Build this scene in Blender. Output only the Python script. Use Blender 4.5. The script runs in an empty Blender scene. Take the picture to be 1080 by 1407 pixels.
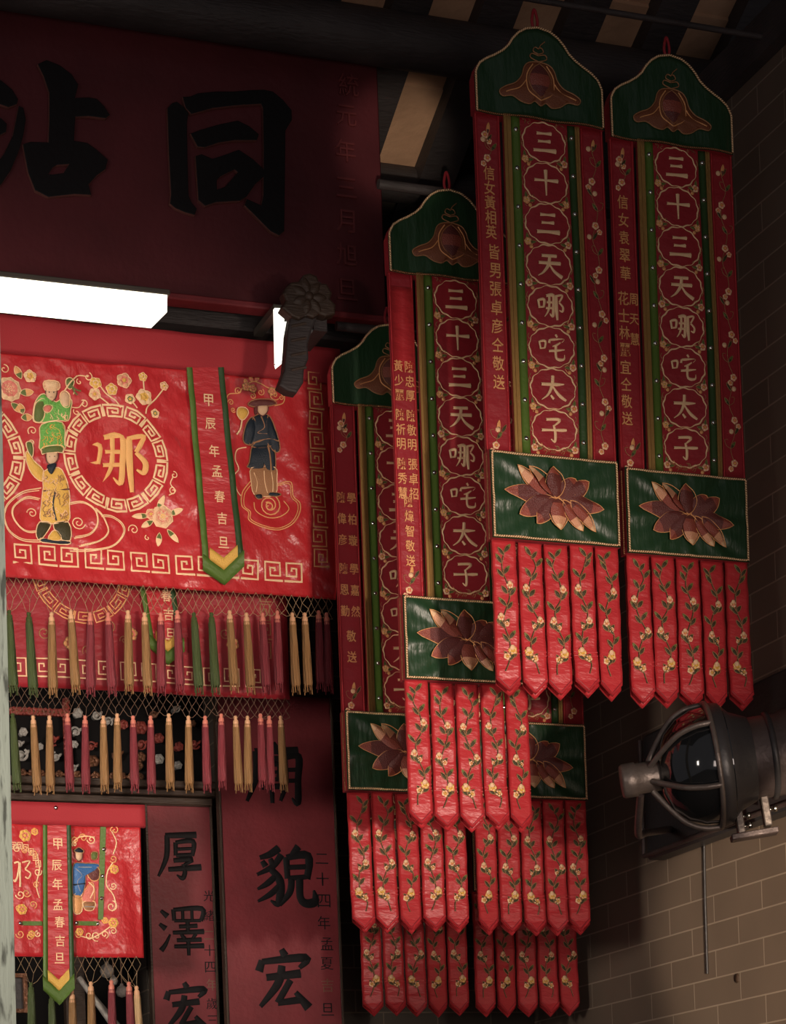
import bpy, random
from mathutils import noise as mnoise
from mathutils import Vector, Matrix
from math import sin, cos, pi, radians, hypot, atan2

SC = bpy.context.scene
COL = SC.collection

# ---------------------------------------------------------------- camera
FPX = 3200.0                      # focal length in pixels of the 1080x1407 frame
YAW, ROLL = radians(20.5), 0.038
PPX, PPY = 540.0, 1700.0          # principal point (level camera, lens shifted up)
EYE = Vector((0, 0, 1.6))
FWD = Vector((sin(YAW), cos(YAW), 0)); R0 = Vector((cos(YAW), -sin(YAW), 0)); U0 = Vector((0, 0, 1))
RC = R0 * cos(ROLL) - U0 * sin(ROLL)
UC = R0 * sin(ROLL) + U0 * cos(ROLL)
cam_d = bpy.data.cameras.new('camera')
cam = bpy.data.objects.new('camera', cam_d); COL.objects.link(cam)
M = Matrix.Identity(4)
for i in range(3):
    M[i][0] = RC[i]; M[i][1] = UC[i]; M[i][2] = -FWD[i]; M[i][3] = EYE[i]
cam.matrix_world = M
cam_d.sensor_fit = 'AUTO'; cam_d.sensor_width = 36
cam_d.lens = FPX * 36 / 1407
cam_d.shift_x = (540 - PPX) / 1407
cam_d.shift_y = (PPY - 703.5) / 1407
cam_d.clip_end = 100
SC.camera = cam

# ---------------------------------------------------------------- view, world, lights
SC.view_settings.view_transform = 'Standard'
SC.view_settings.look = 'None'
SC.view_settings.gamma = 1.0
SC.view_settings.use_curve_mapping = False
SC.view_settings.exposure = 0.0
w = bpy.data.worlds.new('world'); SC.world = w; w.use_nodes = True
w.node_tree.nodes['Background'].inputs[0].default_value = (0.9, 0.85, 0.9, 1)
w.node_tree.nodes['Background'].inputs[1].default_value = 0.10

def area(name, loc, target, sx, sy, power, color, spread=180):
    l = bpy.data.lights.new(name, 'AREA'); l.shape = 'RECTANGLE'; l.size = sx; l.size_y = sy
    l.energy = power; l.color = color; l.spread = radians(spread)
    o = bpy.data.objects.new(name, l); COL.objects.link(o)
    o.location = loc
    o.rotation_euler = (Vector(target) - Vector(loc)).to_track_quat('-Z', 'Y').to_euler()
    return o
def spot(name, loc, target, power, color, size, blend, rad):
    l = bpy.data.lights.new(name, 'SPOT'); l.energy = power; l.color = color; l.spot_size = radians(size); l.spot_blend = blend; l.shadow_soft_size = rad
    o = bpy.data.objects.new(name, l); COL.objects.link(o); o.location = loc
    o.rotation_euler = (Vector(target) - Vector(loc)).to_track_quat('-Z', 'Y').to_euler()
    return o
# forecourt floodlight and fill, plus lamps added only to brighten single parts
spot('forecourt_floodlight', (4.4, 0.8, 2.2), (3.3, 9.0, 3.95), 1750, (1.0, 0.80, 0.66), 22.5, 1.0, .2)
spot('added_wall_spot', (2.6, 2.0, 1.6), (5.05, 6.5, 2.4), 3500, (1.0, 0.80, 0.60), 22.6, .10, .05)  # added lamp; its cone cutoff imitates the shadow edge on the brick
area('courtyard_fill', (2.2, 0.6, 2.4), (2.6, 9.5, 4.0), 3.0, 1.5, 34, (1.0, 0.82, 0.74), 120)
area('added_side_fill', (-2.2, 4.0, 3.0), (1.7, 9.8, 3.3), 1.0, 1.0, 34, (1.0, 0.88, 0.76), 50)  # added fill, brightens the post, valance and altar cloth at the left
spot('added_roof_strip_spot', (0.3, 0.6, 1.7), (3.95, 10.0, 6.65), 1500, (1.0, 0.84, 0.66), 3.2, .8, .03)  # added narrow spot beside the camera, brightens one roof strip

# ---------------------------------------------------------------- projection
def at(px, py, Y):
    a = px - PPX; b = -(py - PPY)
    u = a * cos(ROLL) + b * sin(ROLL)
    v = -a * sin(ROLL) + b * cos(ROLL)
    # px-PPX = u cos - (-v) ... solve image = (u cosR + (-v)(-sinR)) etc.
    a_, b_ = px - PPX, py - PPY
    u = a_ * cos(ROLL) - b_ * sin(ROLL)
    dn = a_ * sin(ROLL) + b_ * cos(ROLL)
    d = Y / (FWD.y + R0.y * u / FPX)
    return EYE + FWD * d + R0 * (u * d / FPX) - U0 * (dn * d / FPX)

def at_x(px, py, X):
    a_, b_ = px - PPX, py - PPY
    u = a_ * cos(ROLL) - b_ * sin(ROLL)
    dn = a_ * sin(ROLL) + b_ * cos(ROLL)
    d = X / (FWD.x + R0.x * u / FPX)
    return EYE + FWD * d + R0 * (u * d / FPX) - U0 * (dn * d / FPX)

# ---------------------------------------------------------------- materials
def mat(name, color, rough=0.6, metal=0.0, bump=0.0, bscale=60.0, bstretch=(1, 1, 1), var=0.0, vscale=4.0,
        sheen=0.0, spec=0.5, emit=None, color2=None, coat=0.0, wave=None):
    m = bpy.data.materials.new(name); m.use_nodes = True
    nt = m.node_tree; b = nt.nodes['Principled BSDF']
    b.inputs['Roughness'].default_value = rough; b.inputs['Metallic'].default_value = metal
    b.inputs['Specular IOR Level'].default_value = spec
    b.inputs['Coat Weight'].default_value = coat
    if sheen:
        b.inputs['Sheen Weight'].default_value = sheen; b.inputs['Sheen Roughness'].default_value = 0.4
        b.inputs['Sheen Tint'].default_value = (*[min(1, c * 1.5 + .1) for c in color], 1)
    b.inputs['Base Color'].default_value = (*color, 1)
    tc = nt.nodes.new('ShaderNodeTexCoord')
    if var or color2:
        n = nt.nodes.new('ShaderNodeTexNoise'); n.inputs['Scale'].default_value = vscale; n.inputs['Detail'].default_value = 6
        nt.links.new(tc.outputs['Object'], n.inputs['Vector'])
        r = nt.nodes.new('ShaderNodeValToRGB')
        c2 = color2 or tuple(c * (1 - var) for c in color)
        r.color_ramp.elements[0].position = .35; r.color_ramp.elements[1].position = .65
        r.color_ramp.elements[0].color = (*c2, 1); r.color_ramp.elements[1].color = (*color, 1)
        nt.links.new(n.outputs['Fac'], r.inputs['Fac']); nt.links.new(r.outputs['Color'], b.inputs['Base Color'])
    if bump:
        mp = nt.nodes.new('ShaderNodeMapping'); mp.inputs['Scale'].default_value = bstretch
        nt.links.new(tc.outputs['Object'], mp.inputs['Vector'])
        if wave:
            n = nt.nodes.new('ShaderNodeTexWave'); n.bands_direction = wave
            n.inputs['Distortion'].default_value = 3; n.inputs['Detail'].default_value = 3
        else:
            n = nt.nodes.new('ShaderNodeTexNoise'); n.inputs['Detail'].default_value = 4
        n.inputs['Scale'].default_value = bscale
        nt.links.new(mp.outputs['Vector'], n.inputs['Vector'])
        bp = nt.nodes.new('ShaderNodeBump'); bp.inputs['Strength'].default_value = bump; bp.inputs['Distance'].default_value = .02
        nt.links.new(n.outputs['Fac'], bp.inputs['Height']); nt.links.new(bp.outputs['Normal'], b.inputs['Normal'])
    if emit:
        b.inputs['Emission Color'].default_value = (*emit[0], 1); b.inputs['Emission Strength'].default_value = emit[1]
    return m

RED = mat('red_satin', (0.54, 0.034, 0.042), .38, bump=.55, bscale=14, bstretch=(.7, 1, 1.9), sheen=.25, spec=.55)
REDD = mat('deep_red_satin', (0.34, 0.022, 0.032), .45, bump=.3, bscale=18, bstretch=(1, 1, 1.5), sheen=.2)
REDV = mat('wrinkled_red_satin', (0.54, 0.028, 0.034), .33, bump=1.0, bscale=8, bstretch=(1.2, 1, .9), sheen=.2, spec=.6)
REDPLAIN = mat('plain_red_cloth', (0.42, 0.026, 0.036), .75, bump=.1, bscale=200, sheen=.2)
GREEN = mat('green_satin', (0.017, 0.054, 0.022), .38, bump=.5, bscale=9, bstretch=(2.5, 1, .7), sheen=.15, spec=.6)
GREENB = mat('bright_green_trim', (0.10, 0.18, 0.030), .45, bump=.15, bscale=60)
GREEND = mat('dark_green_trim', (0.035, 0.08, 0.025), .45, bump=.15, bscale=60)
GOLDTRIM = mat('gold_ribbon_trim', (0.60, 0.36, 0.12), .5, bump=.2, bscale=80)
GOLD = mat('gold_thread', (0.88, 0.43, 0.17), .4, metal=.1, bump=.3, bscale=300, bstretch=(1, 1, 1))
GOLDP = mat('pale_gold_thread', (1.0, 0.68, 0.39), .4, metal=.0, bump=.3, bscale=300)
GOLDDIM = mat('antique_gold_thread', (0.42, 0.20, 0.09), .5, metal=.2, bump=.3, bscale=300)
LEAF = mat('olive_thread', (0.055, 0.045, 0.015), .5, bump=.3, bscale=250)
LEAFG = mat('green_thread', (0.13, 0.17, 0.04), .5, bump=.3, bscale=250)
CREAM = mat('cream_thread', (0.95, 0.62, 0.36), .45, bump=.3, bscale=250)
CREAMG = mat('orange_gold_thread', (0.95, 0.50, 0.17), .45, bump=.3, bscale=250)
YELLOW = mat('yellow_thread', (0.85, 0.50, 0.10), .45, bump=.3, bscale=250)
PINK = mat('pink_thread', (0.80, 0.22, 0.17), .45, bump=.3, bscale=250)
MAROON = mat('maroon_thread', (0.15, 0.034, 0.030), .36, bump=.4, bscale=260, spec=.7)
ROSE = mat('rose_thread', (0.34, 0.075, 0.05), .34, bump=.4, bscale=260, spec=.8)
PEACH = mat('peach_thread', (0.85, 0.42, 0.24), .36, bump=.4, bscale=260, spec=.8)
BROWNTH = mat('russet_thread', (0.22, 0.07, 0.03), .5, bump=.3, bscale=250)
NAVY = mat('navy_thread', (0.012, 0.022, 0.035), .4, bump=.3, bscale=250)
BLUE = mat('blue_thread', (0.05, 0.17, 0.42), .4, bump=.3, bscale=250)
LIME = mat('lime_satin', (0.16, 0.50, 0.08), .3, bump=.6, bscale=120, spec=.9)
SKIN = mat('flesh_thread', (0.80, 0.52, 0.32), .5, bump=.2, bscale=250)
MIRROR = mat('silver_stud', (0.75, 0.78, 0.75), .12, metal=1.0)
LACQ = mat('red_lacquer', (0.105, 0.018, 0.023), .5, bump=.12, bscale=25, var=.25, vscale=3, spec=.4)
LACQ3 = mat('rubbed_red_lacquer', (0.15, 0.028, 0.030), .5, bump=.12, bscale=25)
LACQ2 = mat('worn_red_lacquer', (0.22, 0.030, 0.037), .55, bump=.12, bscale=40, var=.25, vscale=5, spec=.4)
INK = mat('black_lacquer', (0.009, 0.008, 0.009), .6, bump=.1, bscale=40, spec=.2)
SIGNEDGE = mat('edge_highlight_red', (0.17, 0.06, 0.05), .5)  # lighter red paints the edge highlight of the raised sign characters
INKEDGE = mat('gilt_edge', (0.16, 0.07, 0.04), .45)
WOOD = mat('blackened_wood', (0.055, 0.045, 0.045), .6, bump=.3, bscale=18, bstretch=(1, 1, 6), var=.4)
WOODB = mat('dark_brown_wood', (0.06, 0.035, 0.022), .55, bump=.3, bscale=18, bstretch=(1, 6, 6), var=.4)
CARVE = mat('dull_gilding', (0.24, 0.10, 0.05), .45, metal=.4, bump=.5, bscale=60, var=.5, vscale=30)
CARVER = mat('faded_red_carving', (0.30, 0.05, 0.035), .5, bump=.5, bscale=60, var=.4, vscale=30)
CARVEW = mat('grey_white_carving', (0.45, 0.42, 0.38), .5, bump=.4, bscale=60, var=.4, vscale=30)
BLACK = mat('black_paint', (0.030, 0.028, 0.030), .4, bump=.1, bscale=40)
SHADEBLACK = mat('interior_shade_black', (0.006, 0.005, 0.005), .8, spec=.15)  # near-black base colour carries the darkness of the shrine interior
BLACKGL = mat('smoky_glass', (0.008, 0.009, 0.01), .08, spec=.8, coat=.6)
STEEL = mat('dusty_steel', (0.17, 0.14, 0.125), .42, metal=.5, bump=.15, bscale=50, var=.3, vscale=12)
STEELD = mat('dark_steel', (0.11, 0.082, 0.078), .4, metal=.4, bump=.15, bscale=50, var=.3, vscale=12)
CHROME = mat('bright_bolt_steel', (0.7, 0.68, 0.62), .2, metal=1)
LABEL = mat('metal_label', (0.55, 0.50, 0.42), .4, metal=.3)
CORD = mat('tan_cord', (0.40, 0.27, 0.15), .7)
CORDD = mat('brown_cord', (0.20, 0.12, 0.08), .7)
TGOLD = mat('gold_tassel', (0.36, 0.185, 0.065), .55, bump=.8, bscale=150, bstretch=(1, 1, .06), sheen=.2)
TRED = mat('red_tassel', (0.26, 0.03, 0.042), .55, bump=.8, bscale=150, bstretch=(1, 1, .06), sheen=.2)
TGREEN = mat('green_tassel', (0.07, 0.10, 0.025), .55, bump=.8, bscale=150, bstretch=(1, 1, .06), sheen=.2)
TCREAM = mat('cream_tassel', (0.70, 0.45, 0.22), .55, bump=.8, bscale=150, bstretch=(1, 1, .06), sheen=.2)
KNOBR = mat('pink_knob', (0.75, 0.25, 0.18), .45)
KNOBG = mat('peach_knob', (0.80, 0.45, 0.25), .45)
LAMPW = mat('lit_diffuser', (1, 1, 1), .5, emit=((1.0, 0.93, 0.74), 2.2))
LAMPW2 = mat('lit_white_strip', (1, 1, 1), .5, emit=((1.0, 0.97, 0.84), 1.6))
HOUSING = mat('grey_lamp_housing', (0.10, 0.085, 0.07), .5)
TILE = mat('roof_tile_underside', (0.56, 0.33, 0.20), .8, bump=.3, bscale=20, var=.35, vscale=3)

def brick_mat(name, col, col2, mortar, w_, h_, axis, soot=0.0):
    m = bpy.data.materials.new(name); m.use_nodes = True; nt = m.node_tree; b = nt.nodes['Principled BSDF']
    tc = nt.nodes.new('ShaderNodeTexCoord'); sp = nt.nodes.new('ShaderNodeSeparateXYZ'); cb = nt.nodes.new('ShaderNodeCombineXYZ')
    nt.links.new(tc.outputs['Object'], sp.inputs[0])
    nt.links.new(sp.outputs[axis], cb.inputs[0]); nt.links.new(sp.outputs[2], cb.inputs[1])
    t = nt.nodes.new('ShaderNodeTexBrick')
    t.inputs['Scale'].default_value = 1; t.inputs['Brick Width'].default_value = w_; t.inputs['Row Height'].default_value = h_
    t.inputs['Mortar Size'].default_value = .0042; t.inputs['Mortar Smooth'].default_value = .3; t.inputs['Bias'].default_value = 0
    t.inputs['Color1'].default_value = (*col, 1); t.inputs['Color2'].default_value = (*col2, 1); t.inputs['Mortar'].default_value = (*mortar, 1)
    nt.links.new(cb.outputs[0], t.inputs['Vector'])
    n = nt.nodes.new('ShaderNodeTexNoise'); n.inputs['Scale'].default_value = 2.2; n.inputs['Detail'].default_value = 8
    nt.links.new(tc.outputs['Object'], n.inputs['Vector'])
    mx = nt.nodes.new('ShaderNodeMix'); mx.data_type = 'RGBA'; mx.blend_type = 'MULTIPLY'
    mx.inputs[0].default_value = .35
    nt.links.new(t.outputs['Color'], mx.inputs[6]); nt.links.new(n.outputs['Fac'], mx.inputs[7])
    nt.links.new(mx.outputs[2], b.inputs['Base Color'])
    b.inputs['Roughness'].default_value = .75
    bp = nt.nodes.new('ShaderNodeBump'); bp.inputs['Strength'].default_value = .4; bp.inputs['Distance'].default_value = .004; bp.invert = True
    nt.links.new(t.outputs['Fac'], bp.inputs['Height']); nt.links.new(bp.outputs['Normal'], b.inputs['Normal'])
    return m
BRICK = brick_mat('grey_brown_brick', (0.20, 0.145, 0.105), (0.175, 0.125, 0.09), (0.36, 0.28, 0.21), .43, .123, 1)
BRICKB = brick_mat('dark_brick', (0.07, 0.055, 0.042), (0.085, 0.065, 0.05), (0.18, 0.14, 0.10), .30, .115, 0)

def paint_mat():
    m = mat('peeling_pale_green_paint', (0.42, 0.47, 0.40), .7)
    nt = m.node_tree; b = nt.nodes['Principled BSDF']
    tc = nt.nodes.new('ShaderNodeTexCoord'); mp = nt.nodes.new('ShaderNodeMapping'); mp.inputs['Scale'].default_value = (30, 30, 5)
    n = nt.nodes.new('ShaderNodeTexNoise'); n.inputs['Scale'].default_value = 1.3; n.inputs['Detail'].default_value = 8
    nt.links.new(tc.outputs['Object'], mp.inputs[0]); nt.links.new(mp.outputs[0], n.inputs['Vector'])
    r = nt.nodes.new('ShaderNodeValToRGB'); e = r.color_ramp.elements
    e[0].position = .36; e[0].color = (0.10, 0.11, 0.09, 1); e[1].position = .47; e[1].color = (0.40, 0.45, 0.38, 1)
    nt.links.new(n.outputs['Fac'], r.inputs[0]); nt.links.new(r.outputs[0], b.inputs['Base Color'])
    bp = nt.nodes.new('ShaderNodeBump'); bp.inputs['Strength'].default_value = .5; bp.inputs['Distance'].default_value = .01
    nt.links.new(n.outputs['Fac'], bp.inputs['Height']); nt.links.new(bp.outputs['Normal'], b.inputs['Normal'])
    return m
PAINT = paint_mat()

# ---------------------------------------------------------------- mesh builder (local x right, z up, front faces -y; e = distance in front of y=0)
def pchip(pts):
    def f(x):
        if x <= pts[0][0]: return pts[0][1]
        for (a, b), (c, d) in zip(pts, pts[1:]):
            if x <= c: return b + (d - b) * (x - a) / (c - a)
        return pts[-1][1]
    return f

def smooth(pts, n=6, closed=False):
    """Catmull-Rom through tuples of any size"""
    P = list(pts); out = []; L = len(P)
    if L < 3: return P
    segs = L if closed else L - 1
    for i in range(segs):
        g = lambda k: P[k % L] if closed else P[max(0, min(L - 1, k))]
        p0, p1, p2, p3 = g(i - 1), g(i), g(i + 1), g(i + 2)
        for k in range(n):
            t = k / n
            out.append(tuple(.5 * (2 * b + (c - a) * t + (2 * a - 5 * b + 4 * c - d) * t * t + (3 * b - a - 3 * c + d) * t ** 3)
                             for a, b, c, d in zip(p0, p1, p2, p3)))
    if not closed: out.append(tuple(P[-1]))
    return out

class MB:
    def __init__(s):
        s.v = []; s.f = []; s.m = []; s.mats = []; s.sm = []
    def mi(s, m):
        if m not in s.mats: s.mats.append(m)
        return s.mats.index(m)
    def add(s, vs, fs, m, sm=True):
        o = len(s.v); k = s.mi(m)
        s.v += [tuple(v) for v in vs]
        for f in fs:
            s.f.append(tuple(i + o for i in f)); s.m.append(k); s.sm.append(sm)
    def box(s, x0, x1, y0, y1, z0, z1, m, bev=0.0):
        if bev <= 0:
            vs = [(x, y, z) for x in (x0, x1) for y in (y0, y1) for z in (z0, z1)]
            s.add(vs, [(0, 1, 3, 2), (4, 6, 7, 5), (0, 4, 5, 1), (2, 3, 7, 6), (0, 2, 6, 4), (1, 5, 7, 3)], m, False); return
        b = bev
        def ring(y, i):
            return [(x0 + i, y, z0 + b), (x0 + b, y, z0 + i), (x1 - b, y, z0 + i), (x1 - i, y, z0 + b),
                    (x1 - i, y, z1 - b), (x1 - b, y, z1 - i), (x0 + b, y, z1 - i), (x0 + i, y, z1 - b)]
        vs = ring(y0, b) + ring(y0 + b, 0) + ring(y1 - b, 0) + ring(y1, b); fs = []
        # inner rings are inset squares
        for r in range(3):
            for k in range(8):
                fs.append((r * 8 + k, r * 8 + (k + 1) % 8, (r + 1) * 8 + (k + 1) % 8, (r + 1) * 8 + k))
        fs.append(tuple(range(7, -1, -1))); fs.append(tuple(range(24, 32)))
        s.add(vs, fs, m, False)
    def sheet(s, xs, top, bot, nz, m, e=0.0, th=.004, mside=None, zfun=None):
        nx = len(xs); vs = []; fs = []; fs2 = []
        for lay, y in ((0, -e), (1, -e + th)):
            for x in xs:
                a, b = top(x), bot(x)
                for j in range(nz + 1):
                    vs.append((x, y, a + (b - a) * j / nz))
        n1 = nz + 1; L = nx * n1
        for i in range(nx - 1):
            for j in range(nz):
                a = i * n1 + j
                fs.append((a, a + 1, a + n1 + 1, a + n1))
                fs.append((L + a, L + a + n1, L + a + n1 + 1, L + a + 1))
        for i in range(nx - 1):
            for j in (0, nz):
                a = i * n1 + j; fs2.append((a, a + n1, L + a + n1, L + a))
        for i in (0, nx - 1):
            for j in range(nz):
                a = i * n1 + j; fs2.append((a, a + 1, L + a + 1, L + a))
        o = len(s.v); s.v += vs
        for q, mm in ((fs, m), (fs2, mside or m)):
            k = s.mi(mm)
            for f in q:
                s.f.append(tuple(i + o for i in f)); s.m.append(k); s.sm.append(q is fs)
    def rect(s, x0, x1, z0, z1, m, e=0.0, th=.004, nx=8, nz=8, mside=None):
        s.sheet([x0 + (x1 - x0) * i / nx for i in range(nx + 1)], lambda x: z1, lambda x: z0, nz, m, e, th, mside)
    def poly(s, pts, m, e, e0=0.0):
        n = len(pts)
        vs = [(x, -e, z) for x, z in pts] + [(x, -e0, z) for x, z in pts]
        s.add(vs, [tuple(range(n))] + [(i, (i + 1) % n, n + (i + 1) % n, n + i) for i in range(n)], m, False)
    def dome(s, pts, m, e, h, e0=0.0):
        """puffed outline: rim at e0, inner ring raised, centre raised"""
        n = len(pts); cx = sum(p[0] for p in pts) / n; cz = sum(p[1] for p in pts) / n
        vs = [(x, -e0, z) for x, z in pts]
        vs += [(cx + (x - cx) * .78, -(e + h * .75), cz + (z - cz) * .78) for x, z in pts] + [(cx, -(e + h), cz)]
        fs = [(i, (i + 1) % n, n + (i + 1) % n, n + i) for i in range(n)] + [(n + i, n + (i + 1) % n, 2 * n) for i in range(n)]
        s.add(vs, fs, m)
    def ribbon(s, pts, w_, m, e=.002, h=.002, closed=False):
        """raised cord or brush stroke; pts (x,z) or (x,z,width)"""
        P = [p for i, p in enumerate(pts) if i == 0 or hypot(p[0] - pts[i - 1][0], p[1] - pts[i - 1][1]) > 1e-6]
        n = len(P)
        if n < 2: return
        vs = []; fs = []
        for i, p in enumerate(P):
            a = P[(i - 1) % n] if closed or i else P[0]
            b = P[(i + 1) % n] if closed or i < n - 1 else P[-1]
            dx, dz = b[0] - a[0], b[1] - a[1]; L = hypot(dx, dz) or 1
            nx, nz = -dz / L, dx / L
            hw = (p[2] if len(p) > 2 else w_) / 2
            vs += [(p[0] + nx * hw, -e, p[1] + nz * hw), (p[0], -e - h, p[1]), (p[0] - nx * hw, -e, p[1] - nz * hw)]
        for i in range(n if closed else n - 1):
            a, b = i * 3, ((i + 1) % n) * 3
            fs += [(a, a + 1, b + 1, b), (a + 1, a + 2, b + 2, b + 1)]
        s.add(vs, fs, m)
    def rope(s, pts, r, m, e=.004, step=1.5, closed=False):
        """twisted cord: slanted beads along a path"""
        P = list(pts) + ([pts[0]] if closed else [])
        d = 0.0; want = 0.0
        for (a, b) in zip(P, P[1:]):
            L = hypot(b[0] - a[0], b[1] - a[1])
            if L < 1e-9: continue
            ang = atan2(b[1] - a[1], b[0] - a[0]) + .7
            while want <= d + L:
                t = (want - d) / L; x = a[0] + (b[0] - a[0]) * t; z = a[1] + (b[1] - a[1]) * t
                c, s_ = cos(ang), sin(ang); la, lb = r * 1.35, r * .72
                vs = [(x + la * c, -e, z + la * s_), (x - lb * s_, -e, z + lb * c), (x - la * c, -e, z - la * s_), (x + lb * s_, -e, z - lb * c),
                      (x, -e - r, z), (x, -e + r * .6, z)]
                s.add(vs, [(0, 1, 4), (1, 2, 4), (2, 3, 4), (3, 0, 4), (1, 0, 5), (2, 1, 5), (3, 2, 5), (0, 3, 5)], m)
                want += r * step
            d += L
    def petal(s, base, tip, wid, mats, e=.002, h=.006, outline=None, ow=.003, bulge=.45, tilt=0.0, n=9):
        bx, bz = base; tx, tz = tip; L = hypot(tx - bx, tz - bz); ux, uz = (tx - bx) / L, (tz - bz) / L; px, pz = -uz, ux
        rows = []; prof = []
        for i in range(n + 1):
            t = i / n
            hw = wid / 2 * (sin(pi * t ** (0.5 / bulge * .9)) ** .75 if 0 < t < 1 else 0.0)
            prof.append(hw); rows.append(t)
        vs = []
        for t, hw in zip(rows, prof):
            x, z = bx + ux * L * t, bz + uz * L * t; k = sin(pi * min(1, max(0, t))) ** .6 * h
            for q in (-1, -.5, 0, .5, 1):
                vs.append((x + px * hw * q, -e - k * (1 - q * q) - tilt * q * hw, z + pz * hw * q))
        nm = len(mats); o = len(s.v); s.v += vs
        for i in range(n):
            mm = mats[min(nm - 1, int((i + .5) / n * nm))]; k = s.mi(mm)
            for q in range(4):
                a = i * 5 + q; s.f.append((a + o, a + 1 + o, a + 6 + o, a + 5 + o)); s.m.append(k); s.sm.append(True)
        if outline:
            L1 = [(bx + ux * L * t + px * hw, bz + uz * L * t + pz * hw) for t, hw in zip(rows, prof)]
            L2 = [(bx + ux * L * t - px * hw, bz + uz * L * t - pz * hw) for t, hw in zip(rows, prof)]
            s.ribbon(L1 + L2[::-1], ow, outline, e + .001, .0025)
    def blossom(s, c, r, mats, e=.003, np_=5, rot=0.0, core=None, outline=None):
        for k in range(np_):
            a = rot + 2 * pi * k / np_
            s.petal((c[0] + cos(a) * r * .12, c[1] + sin(a) * r * .12), (c[0] + cos(a) * r, c[1] + sin(a) * r), r * 1.0, mats, e, r * .22, outline, r * .12, n=5)
        if core: s.disc(c, r * .27, core, e + r * .15, r * .2)
    def disc(s, c, r, m, e=.002, h=.003, n=10):
        s.dome([(c[0] + r * cos(2 * pi * k / n), c[1] + r * sin(2 * pi * k / n)) for k in range(n)], m, e, h, e - .001)
    def tube(s, pts, r, m, n=8, caps=True):
        """3-D tube along points; r number or list"""
        P = [Vector(p) for p in pts]; vs = []; fs = []; N = len(P)
        up = None
        for i, p in enumerate(P):
            t = (P[min(N - 1, i + 1)] - P[max(0, i - 1)]).normalized()
            if up is None:
                up = t.orthogonal().normalized()
            up = (up - t * up.dot(t)).normalized(); sd = t.cross(up)
            rr = r[i] if isinstance(r, (list, tuple)) else r
            for k in range(n):
                a = 2 * pi * k / n; vs.append(p + up * (rr * cos(a)) + sd * (rr * sin(a)))
        for i in range(N - 1):
            for k in range(n):
                fs.append((i * n + k, i * n + (k + 1) % n, (i + 1) * n + (k + 1) % n, (i + 1) * n + k))
        s.add(vs, fs, m)
        if caps:
            s.add([vs[k] for k in range(n)], [tuple(range(n))[::-1]], m, False)
            s.add([vs[(N - 1) * n + k] for k in range(n)], [tuple(range(n))], m, False)
    def lathe(s, prof, m, n=24, axis='z', c=(0, 0, 0), flute=0.0, nf=0):
        """prof: (radius, height)"""
        vs = []; fs = []
        for r, h in prof:
            for k in range(n):
                a = 2 * pi * k / n; rr = r * (1 + flute * cos(nf * a))
                q = (rr * cos(a), rr * sin(a), h) if axis == 'z' else (h, rr * cos(a), rr * sin(a)) if axis == 'x' else (rr * cos(a), h, rr * sin(a))
                vs.append((c[0] + q[0], c[1] + q[1], c[2] + q[2]))
        for i in range(len(prof) - 1):
            for k in range(n):
                fs.append((i * n + k, i * n + (k + 1) % n, (i + 1) * n + (k + 1) % n, (i + 1) * n + k))
        s.add(vs, fs, m)
        for row in (0, len(prof) - 1):
            if prof[row][0] > 1e-5: s.add([vs[row * n + k] for k in range(n)], [tuple(range(n))], m, False)
    def glyph(s, ch, c, size, m, e=.002, th=.003, sx=1.0, bold=.012):
        vs, fs = glyph(ch, bold)
        s.add([(c[0] + x * size * sx, -e - th * zf, c[1] + y * size) for x, y, zf in vs], fs, m, False)
    def brush(s, ch, c, size, m, e=.002, h=.004, sx=1.0, bw=1.0):
        """hand-written character: tapering strokes on a 100-grid, y down"""
        for st in BRUSH[ch]:
            st = [p if len(p) > 2 else (p[0], p[1], 7.5) for p in st]
            P = smooth(st, 5) if len(st) > 2 else [tuple(a + (b - a) * k / 6 for a, b in zip(st[0], st[1])) for k in range(7)]
            P = [(c[0] + (x - 50) / 100 * size * sx, c[1] - (y - 52) / 100 * size, ww / 100 * size * bw) for x, y, ww in P]
            s.ribbon(P, .01, m, e, h)
    def build(s, name, parent=None, warp=None, shift=(0, 0, 0)):
        me = bpy.data.meshes.new(name)
        vs = s.v
        if shift != (0, 0, 0): vs = [(x + shift[0], y + shift[1], z + shift[2]) for x, y, z in vs]
        if warp: vs = [(x, y + warp(x, z), z) for x, y, z in vs]
        if False: vs = [(x + shift[0], y + shift[1], z + shift[2]) for x, y, z in vs]
        me.from_pydata(vs, [], s.f)
        for m in s.mats: me.materials.append(m)
        me.polygons.foreach_set('material_index', s.m)
        me.polygons.foreach_set('use_smooth', s.sm)
        me.update()
        o = bpy.data.objects.new(name, me); COL.objects.link(o)
        if parent: o.parent = parent
        return o

_gl = {}
def glyph(ch, bold):
    if (ch, bold) in _gl: return _gl[ch, bold]
    c = bpy.data.curves.new('lettering', 'FONT'); c.body = ch; c.extrude = .5; c.offset = bold; c.resolution_u = 2
    o = bpy.data.objects.new('lettering', c); COL.objects.link(o); bpy.context.view_layer.update()
    me = bpy.data.meshes.new_from_object(o.evaluated_get(bpy.context.evaluated_depsgraph_get()))
    xs = [v.co.x for v in me.vertices]; ys = [v.co.y for v in me.vertices]
    cx, cy = (min(xs) + max(xs)) / 2, (min(ys) + max(ys)) / 2; sc = 1 / max(max(xs) - min(xs), max(ys) - min(ys))
    r = ([((v.co.x - cx) * sc, (v.co.y - cy) * sc, 1.0 if v.co.z > 0 else 0.0) for v in me.vertices], [tuple(p.vertices) for p in me.polygons])
    bpy.data.objects.remove(o); bpy.data.meshes.remove(me); bpy.data.curves.remove(c)
    _gl[ch, bold] = r
    return r

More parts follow.
